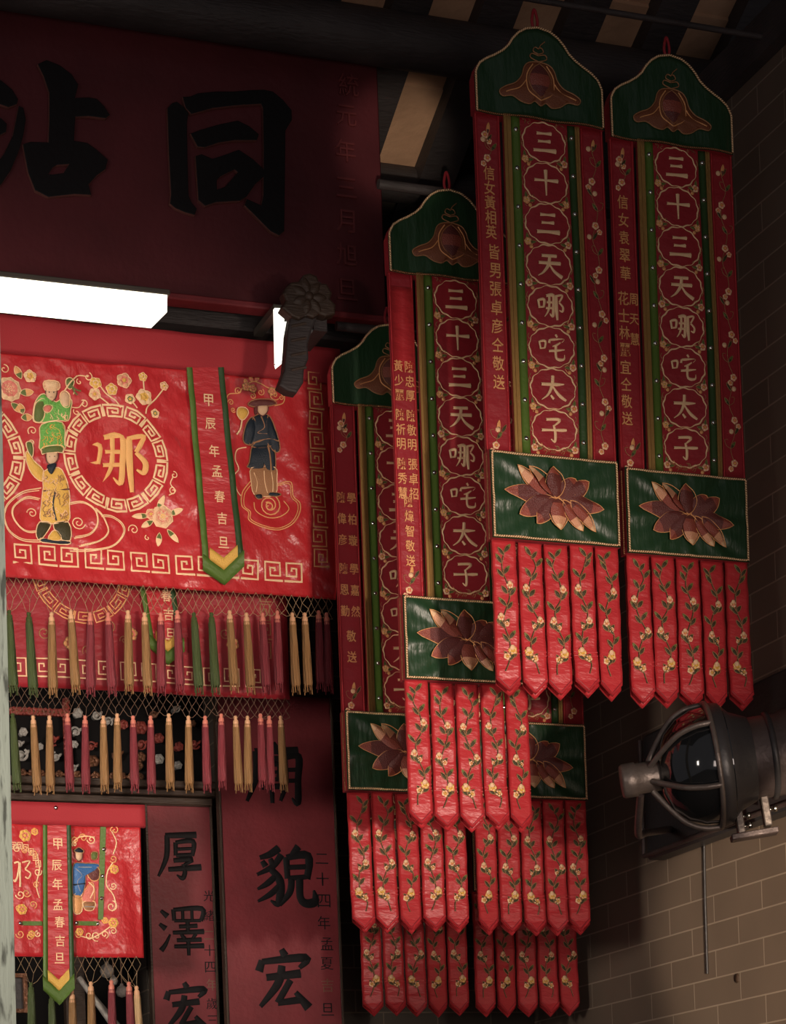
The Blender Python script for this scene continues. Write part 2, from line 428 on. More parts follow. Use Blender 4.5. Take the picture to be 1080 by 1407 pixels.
def outline_mesh(polys, depth, bevel, m, mside, parent, name, y=0):
    """flat 2-D curve with holes, extruded and bevelled -> relief character"""
    c = bpy.data.curves.new('outline', 'CURVE'); c.dimensions = '2D'; c.fill_mode = 'BOTH'; c.extrude = depth / 2; c.bevel_depth = bevel; c.bevel_resolution = 1
    for P in polys:
        sp = c.splines.new('POLY'); sp.points.add(len(P) - 1); sp.use_cyclic_u = True
        for k, (x, z) in enumerate(P): sp.points[k].co = (x, z, 0, 1)
    o = bpy.data.objects.new('outline', c); COL.objects.link(o); bpy.context.view_layer.update()
    me = bpy.data.meshes.new_from_object(o.evaluated_get(bpy.context.evaluated_depsgraph_get()))
    me.transform(Matrix(((1, 0, 0, 0), (0, 0, -1, y), (0, 1, 0, 0), (0, 0, 0, 1))))
    bpy.data.objects.remove(o); bpy.data.curves.remove(c)
    me.name = name; me.materials.clear(); me.materials.append(m); me.materials.append(mside)
    for p in me.polygons:
        p.material_index = 0 if abs(p.normal.y) > .9 else 1
        p.use_smooth = False
    q = bpy.data.objects.new(name, me); COL.objects.link(q); q.parent = parent
    return q

def thing(name, label, cat, loc=(0, 0, 0), group=None, rotz=0.0):
    o = bpy.data.objects.new(name, None); COL.objects.link(o); o.location = loc; o.rotation_euler = (0, 0, rotz)
    o.empty_display_size = .05
    o['label'] = label; o['category'] = cat
    if group: o['group'] = group
    return o
def tag(o, label, cat, group=None):
    o['label'] = label; o['category'] = cat
    if group: o['group'] = group
    return o
def struct(o):
    o['kind'] = 'structure'; return o

class Plane:
    """vertical plane facing the camera side at depth Y; converts photo pixels into its own metres"""
    def __init__(s, Y, px, py):
        s.Y = Y; s.o = at(px, py, Y)
    def __call__(s, px, py):
        p = at(px, py, s.Y); return (p.x - s.o.x, p.z - s.o.z)
    def P(s, pts): return [s(*p) for p in pts]

BRUSH = {
 '三': [[(22, 20, 9), (50, 19, 6), (78, 17, 10)], [(26, 49, 8), (50, 48, 6), (73, 46, 10)], [(8, 84, 10), (50, 81, 8), (93, 80, 13)]],
 '十': [[(6, 44, 8), (50, 42, 6), (95, 40, 11)], [(50, 4, 11), (50, 50, 7), (50, 99, 4)]],
 '天': [[(22, 20, 8), (78, 17, 9)], [(10, 47, 8), (92, 43, 10)], [(53, 20, 9), (47, 52, 9), (28, 80, 6), (6, 96, 2)], [(50, 48, 4), (68, 74, 8), (97, 94, 11)]],
 '哪': [[(5, 33, 7), (9, 64, 6)], [(5, 34, 6), (27, 30, 8), (24, 60, 6)], [(9, 60, 5), (25, 57, 5)],
        [(34, 16, 7), (62, 12, 10), (61, 55, 9), (57, 88, 8), (46, 80, 2)], [(47, 16, 7), (45, 55, 7), (38, 76, 5), (26, 94, 2)],
        [(35, 39, 6), (59, 37, 6)], [(31, 61, 6), (59, 58, 6)], [(69, 14, 7), (95, 9, 9), (82, 36, 6)], [(82, 36, 6), (96, 52, 9), (93, 68, 8), (82, 64, 3)], [(72, 12, 10), (72, 60, 10), (74, 102, 6)]],
 '咤': [[(5, 33, 6), (9, 62, 5)], [(5, 34, 5), (27, 31, 7), (24, 58, 5)], [(9, 59, 4), (25, 56, 4)],
        [(66, 3, 8), (72, 13, 8)], [(44, 24, 6), (41, 38, 7)], [(44, 24, 6), (95, 18, 8), (87, 32, 4)], [(82, 32, 7), (68, 42, 6), (52, 48, 3)],
        [(38, 66, 6), (97, 57, 8)], [(66, 44, 8), (65, 84, 7), (74, 94, 8), (94, 92, 9), (96, 76, 3)]],
 '太': [[(8, 38, 8), (92, 33, 10)], [(52, 4, 9), (48, 40, 9), (32, 74, 6), (6, 96, 2)], [(50, 42, 4), (70, 70, 9), (98, 92, 11)], [(42, 76, 6), (53, 90, 8)]],
 '子': [[(22, 15, 7), (74, 12, 8), (52, 36, 4)], [(50, 34, 6), (55, 62, 8), (52, 94, 7), (38, 86, 2)], [(4, 55, 8), (50, 52, 6), (97, 49, 11)]],
 '厚': [[(20, 10, 8), (88, 7, 10)], [(24, 10, 8), (21, 55, 8), (2, 96, 4)], [(42, 24, 7), (41, 52, 6)], [(42, 24, 6), (80, 21, 8), (77, 52, 6)], [(43, 38, 5), (77, 36, 5)], [(42, 51, 6), (77, 49, 6)],
        [(36, 62, 7), (76, 59, 8), (58, 71, 4)], [(57, 69, 6), (60, 86, 7), (54, 99, 7), (42, 92, 2)], [(24, 81, 7), (96, 75, 10)]],
 '澤': [[(6, 10, 5), (20, 22, 9)], [(2, 38, 5), (15, 48, 9)], [(3, 94, 8), (14, 80, 6), (24, 60, 3)], [(33, 7, 7), (34, 31, 6)], [(33, 8, 6), (95, 5, 8), (92, 31, 6)], [(53, 8, 5), (53, 30, 5)], [(73, 7, 5), (73, 29, 5)], [(34, 31, 5), (92, 30, 5)],
        [(44, 43, 6), (84, 41, 7)], [(63, 33, 7), (63, 55, 6)], [(30, 56, 6), (98, 53, 8)], [(48, 59, 5), (55, 69, 7)], [(80, 58, 6), (71, 70, 4)], [(38, 72, 6), (92, 70, 7)], [(32, 85, 6), (97, 83, 8)], [(63, 70, 7), (63, 104, 5)]],
 '宏': [[(50, 3, 7), (56, 14, 10)], [(16, 22, 8), (10, 40, 10)], [(16, 24, 7), (92, 17, 10), (80, 34, 5)], [(22, 50, 8), (82, 43, 10)], [(50, 30, 9), (42, 60, 10), (10, 98, 5)], [(64, 54, 8), (40, 92, 8)], [(40, 92, 7), (84, 86, 9)], [(72, 74, 6), (94, 100, 12)]],
 '貌': [[(42, 3, 9), (26, 14, 8), (8, 20, 5)], [(12, 25, 6), (18, 34, 8)], [(26, 21, 6), (30, 30, 8)], [(46, 14, 8), (30, 34, 7), (2, 48, 4)], [(24, 36, 7), (42, 58, 10), (38, 94, 9), (24, 90, 2)], [(34, 50, 7), (20, 62, 7), (2, 72, 3)], [(40, 66, 7), (24, 80, 7), (2, 92, 3)],
        [(76, 0, 9), (62, 16, 5)], [(54, 18, 8), (55, 54, 7)], [(54, 19, 7), (92, 15, 10), (89, 54, 8)], [(56, 35, 6), (88, 33, 6)], [(55, 53, 6), (88, 50, 6)], [(62, 54, 8), (58, 76, 8), (40, 98, 4)], [(76, 54, 9), (76, 84, 9), (86, 94, 10), (102, 90, 10), (100, 72, 3)]],
 '廟': [[(50, 0, 7), (55, 9, 9)], [(18, 15, 7), (94, 11, 9)], [(21, 15, 8), (19, 58, 8), (2, 98, 4)], [(32, 27, 6), (62, 25, 6)], [(46, 18, 6), (46, 36, 6)], [(35, 37, 6), (36, 62, 6)], [(35, 37, 5), (60, 36, 7), (58, 61, 6)], [(37, 49, 4), (58, 48, 4)], [(36, 61, 5), (58, 60, 5)], [(28, 74, 6), (64, 71, 7)], [(46, 61, 7), (46, 100, 5)],
        [(70, 24, 7), (70, 66, 7), (60, 96, 4)], [(70, 24, 6), (94, 21, 9), (92, 60, 8), (90, 98, 8), (80, 90, 2)], [(71, 44, 5), (92, 43, 5)], [(71, 62, 5), (91, 61, 5)]],
}

# ================================================================ SETTING
WX = 5.05          # right wall plane
BY = 11.25         # back wall plane
def slab(name, x0, x1, y0, y1, z0, z1, m):
    b = MB(); b.box(x0, x1, y0, y1, z0, z1, m); return struct(b.build(name))
slab('floor', -3.0, WX + .25, -1.0, 13.0, -.15, 0, mat('stone_floor', (.16, .13, .11), .7, var=.3))
slab('wall_right', WX, WX + .25, 4.0, 13.0, 0, 6.45, BRICK)
slab('trim_wall_plate', WX - .06, WX + .3, 4.0, 13.0, 6.45, 6.62, WOOD)
slab('wall_gable', 6.6, 6.8, 4.0, 13.0, 6.3, 8.1, WOOD)
pA = at(196, 1200, BY)
pB = at(303, 1095, BY)
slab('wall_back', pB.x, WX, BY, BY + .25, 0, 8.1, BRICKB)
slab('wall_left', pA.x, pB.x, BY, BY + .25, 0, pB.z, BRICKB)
slab('wall_far', -3.0, 5.0, 12.6, 12.8, 0, 8.1, SHADEBLACK)

# roof: pale tile strips between dark rafters, falling away from the courtyard
RS = .5
def roofz(y): return 6.75 - RS * (y - 10.0)
def roof_piece(name, x0, x1, y0, y1, z_off, th, m, nrm=.0, laps=0):
    b = MB(); n = max(1, laps); L = (y1 - y0) / n
    for k in range(n):
        a, c = y0 + k * L, y0 + (k + 1) * L + (.03 if laps else 0)
        za, zc = roofz(a) + z_off, roofz(c) + z_off + (.016 if laps else 0)
        vs = [(x0, a, za), (x1, a, za), (x1, c, zc), (x0, c, zc), (x0, a, za + th), (x1, a, za + th), (x1, c, zc + th), (x0, c, zc + th)]
        b.add(vs, [(3, 2, 1, 0), (4, 5, 6, 7), (0, 1, 5, 4), (1, 2, 6, 5), (2, 3, 7, 6), (3, 0, 4, 7)], m, False)
    return b.build(name)
# strip spacing taken from the visible row
x_strip = at(563, 165, 10.0).x
pitch = .405
tiles = []
for k in range(-6, 10):
    xc = x_strip + k * pitch
    if xc > 6.3: continue
    y0, y1 = 8.2, (10.28 if k in (0, -1, -2) else 9.75)
    o = roof_piece('ceiling_tiles', xc - .115, xc + .115, y0, y1, .03, .03, TILE, laps=5 if k in (0, -1, -2) else 4)
    struct(o)
    r = roof_piece('roof_rafter', xc + .115, xc + .29, y0, 11.2, -.07, .16, WOOD); struct(r)
slab('ceiling', -3, 6.6, 5.5, 12.6, 7.95, 8.1, WOOD)
def beam(name, x0, x1, y, z, r, m=WOOD):
    b = MB(); b.tube([(x0, y, z), (x1, y, z)], r, m, 20); return struct(b.build(name))
pb = at(590, 62, 9.45); beam('roof_beam', -1.0, 6.6, 9.45, pb.z, .115)
pb = at(590, 258, 10.3); beam('roof_beam', -1.0, WX, 10.3, pb.z, .085)
pb = at(735, 20, 8.45); beam('hanging_pole', -1.0, WX, 8.45, pb.z + .06, .012)
# added dark board covering roof strips that lie in shade at the right
b = MB(); q0 = at(660, 80, 9.7); b.box(q0.x, 6.6, 9.7, 9.76, 5.0, 7.0, WOOD); struct(b.build('trim_shade_board'))

# pale painted post at the left edge
pl = Plane(7.6, 10, 1407)
a0, a1 = pl(-70, 1450), pl(23.3, 1450); t0, t1 = pl(-88, -300), pl(-17.5, -300)
b = MB()
vs = [(a0[0], 0, a0[1]), (a1[0], 0, a1[1]), (a1[0], .3, a1[1]), (a0[0], .3, a0[1]), (t0[0], 0, t0[1]), (t1[0], 0, t1[1]), (t1[0], .3, t1[1]), (t0[0], .3, t0[1])]
k = (a1[1] - (-pl.o.z)) / 1.0
dz = pl.o.z + a1[1]
lo = [(v[0] + (vs[i][0] - vs[i + 4][0]) / (vs[i + 4][2] - vs[i][2]) * dz, v[1], v[2] - dz) for i, v in enumerate(vs[:4])]
vs[:4] = lo
b.add(vs, [(0, 3, 2, 1), (4, 5, 6, 7), (0, 1, 5, 4), (1, 2, 6, 5), (2, 3, 7, 6), (3, 0, 4, 7)], PAINT, False)
o = b.build('door_post'); o.location = pl.o; struct(o)

# ================================================================ BANNERS
W = .56; HW = W / 2; ZB = .945     # lotus-panel top stands ZB above the tail tips
BODY = 1.33
def bwarp(x, z):
    return .006 * sin(7.3 * x + 2.1 * z) + .004 * sin(3.1 * z + 5 * x) - .003 * sin(19 * x + 4.1 * z)
LIB = {}
def lib(key, fn):
    """one mesh, shared by all banners"""
    if key not in LIB:
        LIB[key] = fn().data
        return None
    return LIB[key]

head_top = pchip([(-.28, .14), (-.272, .17), (-.255, .20), (-.225, .222), (-.19, .24), (-.155, .262), (-.13, .285), (-.11, .315), (-.085, .342), (-.05, .364), (0, .374),
                  (.05, .364), (.085, .342), (.11, .315), (.13, .285), (.155, .262), (.19, .24), (.225, .222), (.255, .20), (.272, .17), (.28, .14)])
def m_head():
    b = MB(); xs = [-.28 + .56 * i / 40 for i in range(41)]
    b.sheet(xs, lambda x: BODY + head_top(x), lambda x: BODY, 14, GREEN, .02, .05, REDD)
    return b
def head_w(x, z): return .006 * sin(26 * x) * (1 - max(0, min(1, (z - BODY - ZB) / .3))) + .004 * sin(11 * x + 3) + bwarp(x, z) * .5
def m_head_rope():
    b = MB(); P = [(x, BODY + head_top(x) - .006) for x in [-.274 + .548 * i / 80 for i in range(81)]]
    b.rope([(-.275, BODY + .004)] + P + [(.275, BODY + .004)], .0065, GOLDP, .026)
    return b
def m_head_base_rope():
    b = MB(); b.rope([(-.275, BODY + .004), (.275, BODY + .004)], .0055, GOLDDIM, .026)
    return b
def m_head_emblem():
    b = MB(); z0 = BODY
    C = lambda pts: [(x, z0 + z) for x, z in pts]
    half = [(0, .23), (-.045, .222), (-.066, .20), (-.078, .165), (-.105, .135), (-.145, .118), (-.172, .098), (-.16, .078), (-.12, .082), (-.085, .062), (-.05, .056), (-.025, .07)]
    out = half + [(-x, z) for x, z in half[::-1] if x != 0] ; out.insert(len(half), (0, .056))
    out = smooth(C(out), 4, True)
    b.dome(out, BROWNTH, .024, .01, .021)
    b.ribbon(out, .005, GOLDDIM, .026, .004, True)
    b.petal((0, z0 + .085), (0, z0 + .222), .10, [MAROON, ROSE, MAROON], .03, .012, GOLDDIM, .004)
    for sx in (-1, 1):
        b.ribbon(smooth(C([(sx * .03, .215), (sx * .058, .17), (sx * .055, .11), (sx * .02, .085), (0, .075)]), 5), .005, GOLD, .032, .004)
        b.ribbon(smooth(C([(sx * .06, .15), (sx * .09, .115), (sx * .13, .10), (sx * .15, .092)]), 5), .004, GOLD, .032, .004)
        b.ribbon(smooth(C([(0, .232), (sx * .035, .245), (sx * .028, .262), (0, .256)]), 5), .0045, GOLDDIM, .024, .004)
        b.ribbon(smooth(C([(0, .262), (sx * .022, .272), (sx * .014, .288), (0, .284)]), 5), .004, GOLDDIM, .024, .004)
    b.ribbon(C([(0, .28), (.012, .30), (.03, .315)]), .004, GOLDDIM, .024, .004)
    return b
def m_loop():
    b = MB(); b.tube(smooth([(0, .0, BODY + .36), (-.012, .0, BODY + .40), (-.004, .0, BODY + .445), (.004, .0, BODY + .445), (.012, .0, BODY + .40), (.002, .0, BODY + .36)], 5), .006, REDD, 6)
    return b
SX = {-1: (-.28, -.172), 1: (.178, .28)}
def m_strip(side):
    b = MB(); x0, x1 = SX[side]
    b.rect(x0, x1, .0, BODY + .01, REDD, .006, .012, 6, 40)
    for x in (x0 + .006, x1 - .006): b.ribbon([(x, BODY * i / 30) for i in range(31)], .004, RED, .007, .002)
    return b
def vine(b, pts, rng, e, big=False):
    P = smooth(pts, 6)
    b.ribbon(P, .0035, GOLDDIM, e, .002)
    return P
def m_branch(side, z0, z1, n, seed):
    """blossoming branch up a side strip"""
    b = MB(); r = random.Random(seed); xc = sum(SX[side]) / 2; e = .008
    pts = [(xc + .014 * sin(i * 1.9 + seed), z0 + (z1 - z0) * i / n) for i in range(n + 1)]
    b.ribbon(smooth(pts, 6), .0028, GOLDDIM, e, .002)
    for i, (x, z) in enumerate(pts):
        s = 1 if i % 2 else -1
        if i % 3 == 0:
            b.blossom((x, z), .0165, [PINK, CREAM], e, 5, r.random() * 6, YELLOW); b.blossom((x + s * .017, z - .024), .013, [PINK, CREAM], e, 5, r.random() * 6, YELLOW)
        elif i % 3 == 1:
            b.petal((x, z), (x + s * .022, z + .03), .014, [LEAF, LEAFG], e, .003, GOLDDIM, .002)
            b.ribbon(smooth([(x, z), (x - s * .02, z + .012), (x - s * .026, z + .034), (x - s * .012, z + .036)], 4), .0025, GOLDDIM, e, .002)
        else:
            b.disc((x + s * .014, z + .012), .011, CREAM, e, .004)
            b.petal((x, z), (x - s * .022, z + .034), .012, [LEAF], e, .003, GOLDDIM, .002)
    b.petal((xc, z1), (xc + .006, z1 + .05), .014, [MAROON, GOLD], e, .003, GOLD, .002)
    return b
CX = .014
def m_centre():
    b = MB(); e = .016
    b.rect(-.158, .171, .0, BODY + .01, REDD, .010, .014, 14, 60)
    for x0, x1, m in ((-.158, -.147, GOLDTRIM), (-.145, -.130, GOLDTRIM), (.153, .160, GOLDTRIM), (.162, .171, GOLDTRIM)):
        b.rect(x0, x1, .0, BODY + .01, m, .017, .006, 1, 40)
    for x0, x1 in ((-.128, -.092), (.120, .151)):
        b.rect(x0, x1, .0, BODY + .01, GREENB if x0 < 0 else GREEND, .0155, .005, 3, 40)
    b.rect(-.088, .116, .004, .03, RED, .0115, .001, 6, 1)
    r = random.Random(5)
    for k in range(8):
        zc = BODY - .083 - k * .1625
        # flame-edged ring: two strands of gold cord
        ring = [(CX + (.094 + .0022 * sin(13 * a + k)) * cos(a), zc + (.079 + .0022 * sin(13 * a + k)) * sin(a), .0048 + .0022 * sin(5 * a + k * 2)) for a in [2 * pi * i / 72 for i in range(72)]]
        for q in range(22):
            sx_ = r.choice((-1, 1)); x = CX + sx_ * r.uniform(.058, .094); z = zc + r.choice((-1, 1)) * r.uniform(.062, .082)
            b.ribbon(smooth([(x, z), (x + r.uniform(-.008, .008), z + .006), (x + r.uniform(-.008, .008), z + .013)], 3), .0028, r.choice((GOLDDIM, GOLD, BROWNTH)), .0115, .002)
        b.ribbon(ring, .0058, GOLDP, .0115, .004, True)
        for sgn in (-1, 1):
            for q in range(3):
                a = r.uniform(-.5, .5) + (0 if sgn > 0 else pi)
                x, z = CX + .097 * cos(a), zc + .084 * sin(a)
                b.ribbon(smooth([(x, z), (x + sgn * .008, z + .01), (x + sgn * .002, z + .022)], 3), .003, GOLDDIM, .0115, .002)
            if k < 8:
                cx, cz = CX + sgn * .086, zc - .081
                b.blossom((cx, cz + .006), .017, [CREAM, GOLD] if r.random() > .4 else [PINK, CREAM], .0125, 5, r.random() * 6, YELLOW)
                b.disc((cx - sgn * .014, cz - .014), .008, GOLD, .0125, .003)
                b.petal((cx, cz), (cx - sgn * .035, cz + .006), .012, [LEAF, LEAFG], .012, .003, GOLDDIM, .002)
                b.petal((cx, cz), (cx + sgn * .004, cz + .04), .012, [LEAF, LEAFG], .012, .003, GOLDDIM, .002)
    for i in range(26):
        x = -.08 + .19 * i / 25; z = .012 + .02 * r.random()
        b.ribbon(smooth([(x, z), (x + .008, z + .012), (x - .004, z + .018)], 3), .003, GOLDDIM, .0125, .002)
    return b
def m_char(ch):
    b = MB(); b.brush(ch, (0, 0), .108, GOLDP, .012, .005, 1.08, 1.4); return b
def m_stud():
    b = MB(); b.lathe([(.0105, 0), (.0105, .003), (.008, .0075), (.004, .0095), (0.0001, .010)], MIRROR, 12, 'y')
    b.v = [(x, -y, z) for x, y, z in b.v]
    return b
def m_lotus():
    b = MB(); b.rect(-HW, HW, -.345, 0, GREEN, .028, .062, 36, 22, REDD); return b
def lotus_w(x, z):
    z = z - ZB + .172; a = atan2(z, x * .9); rr = hypot(x, z)
    ed = max(0, min(1, 6 * (1 - abs(z) / .172))) * max(0, min(1, 8 * (1 - abs(x) / .28)))
    return (.006 * sin(9 * a + .6) + .004 * sin(17 * a)) * min(1, rr / .16) * ed + .4 * bwarp(x, z)
def m_lotus_rope():
    b = MB(); c = [(-HW + .008, -.337), (HW - .008, -.337), (HW - .008, -.008), (-HW + .008, -.008)]
    b.rope(c, .0065, GOLDP, .034, 1.5, True); return b
def m_lotus_side_rope():
    b = MB(); b.rope([(-HW - .001, -.34), (-HW - .001, -.005)], .005, GOLDDIM, .0, 1.5); return b
def m_lotus_emblem():
    b = MB(); k = .56 / 920.0; cz = -.172
    C = lambda p: ((p[0] - 545) * k, cz - (p[1] - 468) * k * .92)
    pet = [((545, 470), (885, 520), 120, .10, 0), ((600, 470), (785, 330), 120, .10, 0), ((570, 470), (695, 312), 120, .10, 0),
           ((545, 470), (178, 435), 120, -.10, 0), ((520, 465), (268, 262), 105, .30, 1), ((545, 465), (362, 252), 110, .75, 1),
           ((640, 478), (825, 682), 85, -.34, 1), ((590, 478), (718, 692), 90, -.32, 1),
           ((520, 470), (272, 605), 125, -.12, 0), ((535, 472), (388, 664), 112, -.12, 0),
           ((540, 470), (527, 248), 135, .35, 0), ((548, 470), (556, 697), 135, -.3, 2)]
    for i, (p, q, wd, tl, lit) in enumerate(pet):
        mats = [MAROON, MAROON, MAROON, ROSE] if lit == 0 else [MAROON, ROSE, ROSE, PEACH, CREAM]  # paler tips paint the sheen on petals that catch the light
        b.petal(C(p), C(q), wd * k, mats, .032 + .0012 * i, .010, GOLD, .0032, .5, tl, n=12)
    return b
TW = .106
def m_tail(var):
    b = MB(); r = random.Random(var * 7 + 1); h = TW / 2 - .003; L = .60
    for lay, (e, dx, dzl) in enumerate(((.010, 0, 0), (-.026, .012, -.012))):
        xs = [(-h + 2 * h * i / 8) + dx for i in range(9)]
        bot = lambda x: -.345 - (L - .052) - .050 * (1 - abs(x - dx) / h) + dzl
        b.sheet(xs, lambda x: -.345, bot, 34, RED, e, .006)
    # seam folds
    for z in (-.345 - .43, -.345 - .445): b.ribbon([(-h, z), (0, z - .002), (h, z)], .005, RED, .011, .004)
    zt = -.345 - (L - .052)
    b.ribbon([(-h + .004, zt + .012), (0, zt - .036), (h - .004, zt + .012)], .004, REDD, .0105, .002)
    # embroidered vine
    s0 = 1 if var % 2 else -1; e = .012
    pts = [(s0 * .016 * sin(i * 1.25 + var * .4) + r.uniform(-.004, .004), -.345 - .05 - i * .0425) for i in range(12)]
    b.ribbon(smooth(pts, 5), .0036, LEAF, e, .003)
    b.ribbon(smooth([(x + .003, z) for x, z in pts], 5), .0022, GOLDDIM, e, .0025)
    fl = {3, 6, 9}
    for i, (x, z) in enumerate(pts[:-1]):
        s = s0 * (1 if i % 2 else -1)
        if i in fl:
            big = i == 9
            c = (x - s * .010, z); rr = .020 if big else .0155
            b.blossom(c, rr, [PINK, CREAM, CREAM] if i != 9 else [YELLOW, CREAM, YELLOW], e, 5, r.random() * 6, YELLOW, None)
            b.disc((c[0] - .003, c[1] + rr * .5), rr * .55, CREAM, e + .006, .004)
            if i != 3: b.blossom((x + s * .014, z - .024), rr * .8, [PINK, CREAM] if not big else [GOLD, CREAM], e, 5, r.random() * 6, YELLOW)
            b.petal((x, z - .03), (x - s * .028, z + .004 - .012), .017, [LEAF], e - .001, .003, GOLDDIM, .003)
            b.petal((x, z - .034), (x + s * .026, z - .004), .017, [LEAF], e - .001, .003, GOLDDIM, .0026)
        else:
            b.petal((x, z), (x + s * (.026 + .006 * r.random()), z + .036), .016, [LEAF, LEAF, LEAFG], e, .003, GOLDDIM, .0026)
            if i % 3 != 1: b.petal((x, z - .012), (x - s * .025, z + .020), .015, [LEAF], e, .003, GOLDDIM, .003)
    x, z = pts[-1]
    return b
def tail_w(var):
    r = random.Random(var + 40); a, c, d, ph = r.uniform(-.012, .012), r.uniform(.002, .006), r.uniform(-.15, .15), r.random() * 6
    def f(x, z):
        t = (ZB - .345 - z) / .6; t = max(0, t)
        return a * t * t + c * sin(8 * t + ph) * t + .0025 * sin(34 * t + 9 * x + ph) + d * x * t - .010 * max(0, t - .72) ** .5
    return f
def part(key, fn, name, parent, warp=None, loc=(0, 0, 0), z=ZB):
    if key in LIB:
        o = bpy.data.objects.new(name, LIB[key]); COL.objects.link(o); o.parent = parent
    else:
        o = fn().build(name, parent, warp, (0, 0, z)); LIB[key] = o.data
    o.location = loc
    return o

NAME8 = '三十三天哪咤太子'
def banner(anchor, Y, label, cols, tails=(0, 1, 2, 3, 4), rotz=0.0, slip=False, branch=True, grp=None):
    """anchor = photo point of the lotus panel's upper left corner at depth Y"""
    p = at(anchor[0], anchor[1], Y)
    root = thing('prayer_banner', label, 'banner', (p.x + HW, Y, p.z - ZB), 'embroidered prayer banners hung in tiers', rotz)
    h = part('head', m_head, 'head_panel', root, head_w)
    part('hrope', m_head_rope, 'rope_trim', h, head_w); part('hrope2', m_head_base_rope, 'rope_trim', h, head_w); part('hemb', m_head_emblem, 'head_emblem', h, head_w)
    part('loop', m_loop, 'hanging_loop', root)
    ls = part('ls', lambda: m_strip(-1), 'side_strip', root, bwarp)
    rs = part('rs', lambda: m_strip(1), 'side_strip', root, bwarp)
    part('rbranch', lambda: m_branch(1, .06, 1.24, 20, 3), 'blossom_embroidery', rs, bwarp)
    if branch: part('lbranch', lambda: m_branch(-1, 1.16, 1.25, 3, 6), 'blossom_embroidery', ls, bwarp)
    part('lbranch2', lambda: m_branch(-1, .03, .08, 2, 4), 'blossom_embroidery', ls, bwarp)
    if slip:
        m = MB(); m.rect(SX[-1][0] + .010, SX[-1][1] - .004, .93, BODY - .05, RED, .0085, .002, 2, 12); m.build('plain_red_patch', ls, bwarp, (0, 0, ZB))
    if cols:
        for xo, z, size, txt, pitch in cols:
            for ch in txt:
                if ch == ' ': z -= pitch * .35; continue
                m = MB(); m.glyph(ch, (sum(SX[-1]) / 2 + xo, z), size, GOLD, .0075, .003, .85, .006); z -= pitch
                m.build('dedication_character', ls, bwarp, (0, 0, ZB))
    c = part('centre', m_centre, 'centre_panel', root, bwarp)
    for k, ch in enumerate(NAME8):
        zc = BODY - .083 - k * .1625
        part('ch' + ch, lambda: m_char(ch), 'gold_character', c, None, (CX, bwarp(CX, zc + ZB), zc + ZB), 0)
    for sx in (-.110, .1355):
        for k in range(9):
            z = BODY - .05 - k * .152
            part('stud', m_stud, 'mirror_stud', c, None, (sx, bwarp(sx, z + ZB) - .0155, z + ZB), 0)
    l = part('lotus', m_lotus, 'lotus_panel', root, lotus_w)
    part('lrope', m_lotus_rope, 'rope_trim', l, lotus_w); part('lrope2', m_lotus_side_rope, 'rope_trim', l, lotus_w); part('lemb', m_lotus_emblem, 'lotus_emblem', l, lotus_w)
    r = random.Random(int(anchor[0]))
    for i, v in enumerate(tails):
        part('tail%d' % v, lambda: m_tail(v), 'tail', root, tail_w(v), (-HW + (i + .5) * W / 5, 0.0, r.uniform(-.006, .006)))
    return root

banner((668, 621), 8.40, 'tall red and green lotus banner left of the upper right pair, rope-edged, bright red tails', [(0, 1.10, .055, '信女黃相英', .058), (.010, .79, .058, '皆男張卓彦仝敬送', .073)])
banner((853, 645), 8.42, 'rightmost prayer banner, dim red, hanging just above the black wall lamp', [(-.004, 1.08, .055, '信女袁翠華', .072), (-.018, .69, .055, '花士林麗宜仝敬送', .069), (.028, .69, .048, '周天慧', .08)], (1, 2, 0, 4, 3))
banner((549, 820), 8.92, 'middle prayer banner overlapped by the tall pair, plain red patch atop its left strip', [(-.024, .95, .047, '黃少麗 陳祈明 陳秀慧', .060), (.024, .95, .047, '陳忠厚 陳敬明 張卓招', .060), (0, .395, .047, '陳煒智敬送', .061)], (2, 0, 1, 3, 4), slip=True, branch=False)
banner((470, 978), 9.50, 'leftmost prayer banner, right beside the big embroidered valance, half covered by the middle banner', [(-.024, .93, .047, '陳偉彦 陳恩勤', .092), (.024, .93, .047, '學柏璇 學嘉然', .092), (0, .33, .05, '敬送', .09)], (3, 1, 4, 0, 2))
banner((644, 990), 9.57, 'second-tier prayer banner with only its lotus panel edge and tails showing below the tall pair', [(0, 1.0, .055, '信女敬送', .08)], (4, 2, 3, 1, 0))
banner((487, 1124), 10.5, 'lowest-tier prayer banner on the left, only its tails showing in the bottom row', [(0, 1.0, .055, '敬送', .08)], (0, 3, 1, 4, 2))
banner((643, 1129), 10.5, 'lowest-tier prayer banner on the right, only its tails showing in the bottom row', [(0, 1.0, .055, '敬送', .08)], (2, 4, 0, 3, 1))
for nm, px, py, Y, dz in (('hanging_pole', 590, 262, 8.97, 0), ('hanging_pole', 500, 452, 9.55, 0)):
    p = at(px, py, Y)
    x0 = at(520 if Y < 9 else 462, py, Y).x
    beam(nm, x0, WX, Y, p.z, .02)
p = at(560, 664, 10.55); beam('hanging_pole', p.x - .35, WX, 10.55, p.z + .01, .02)

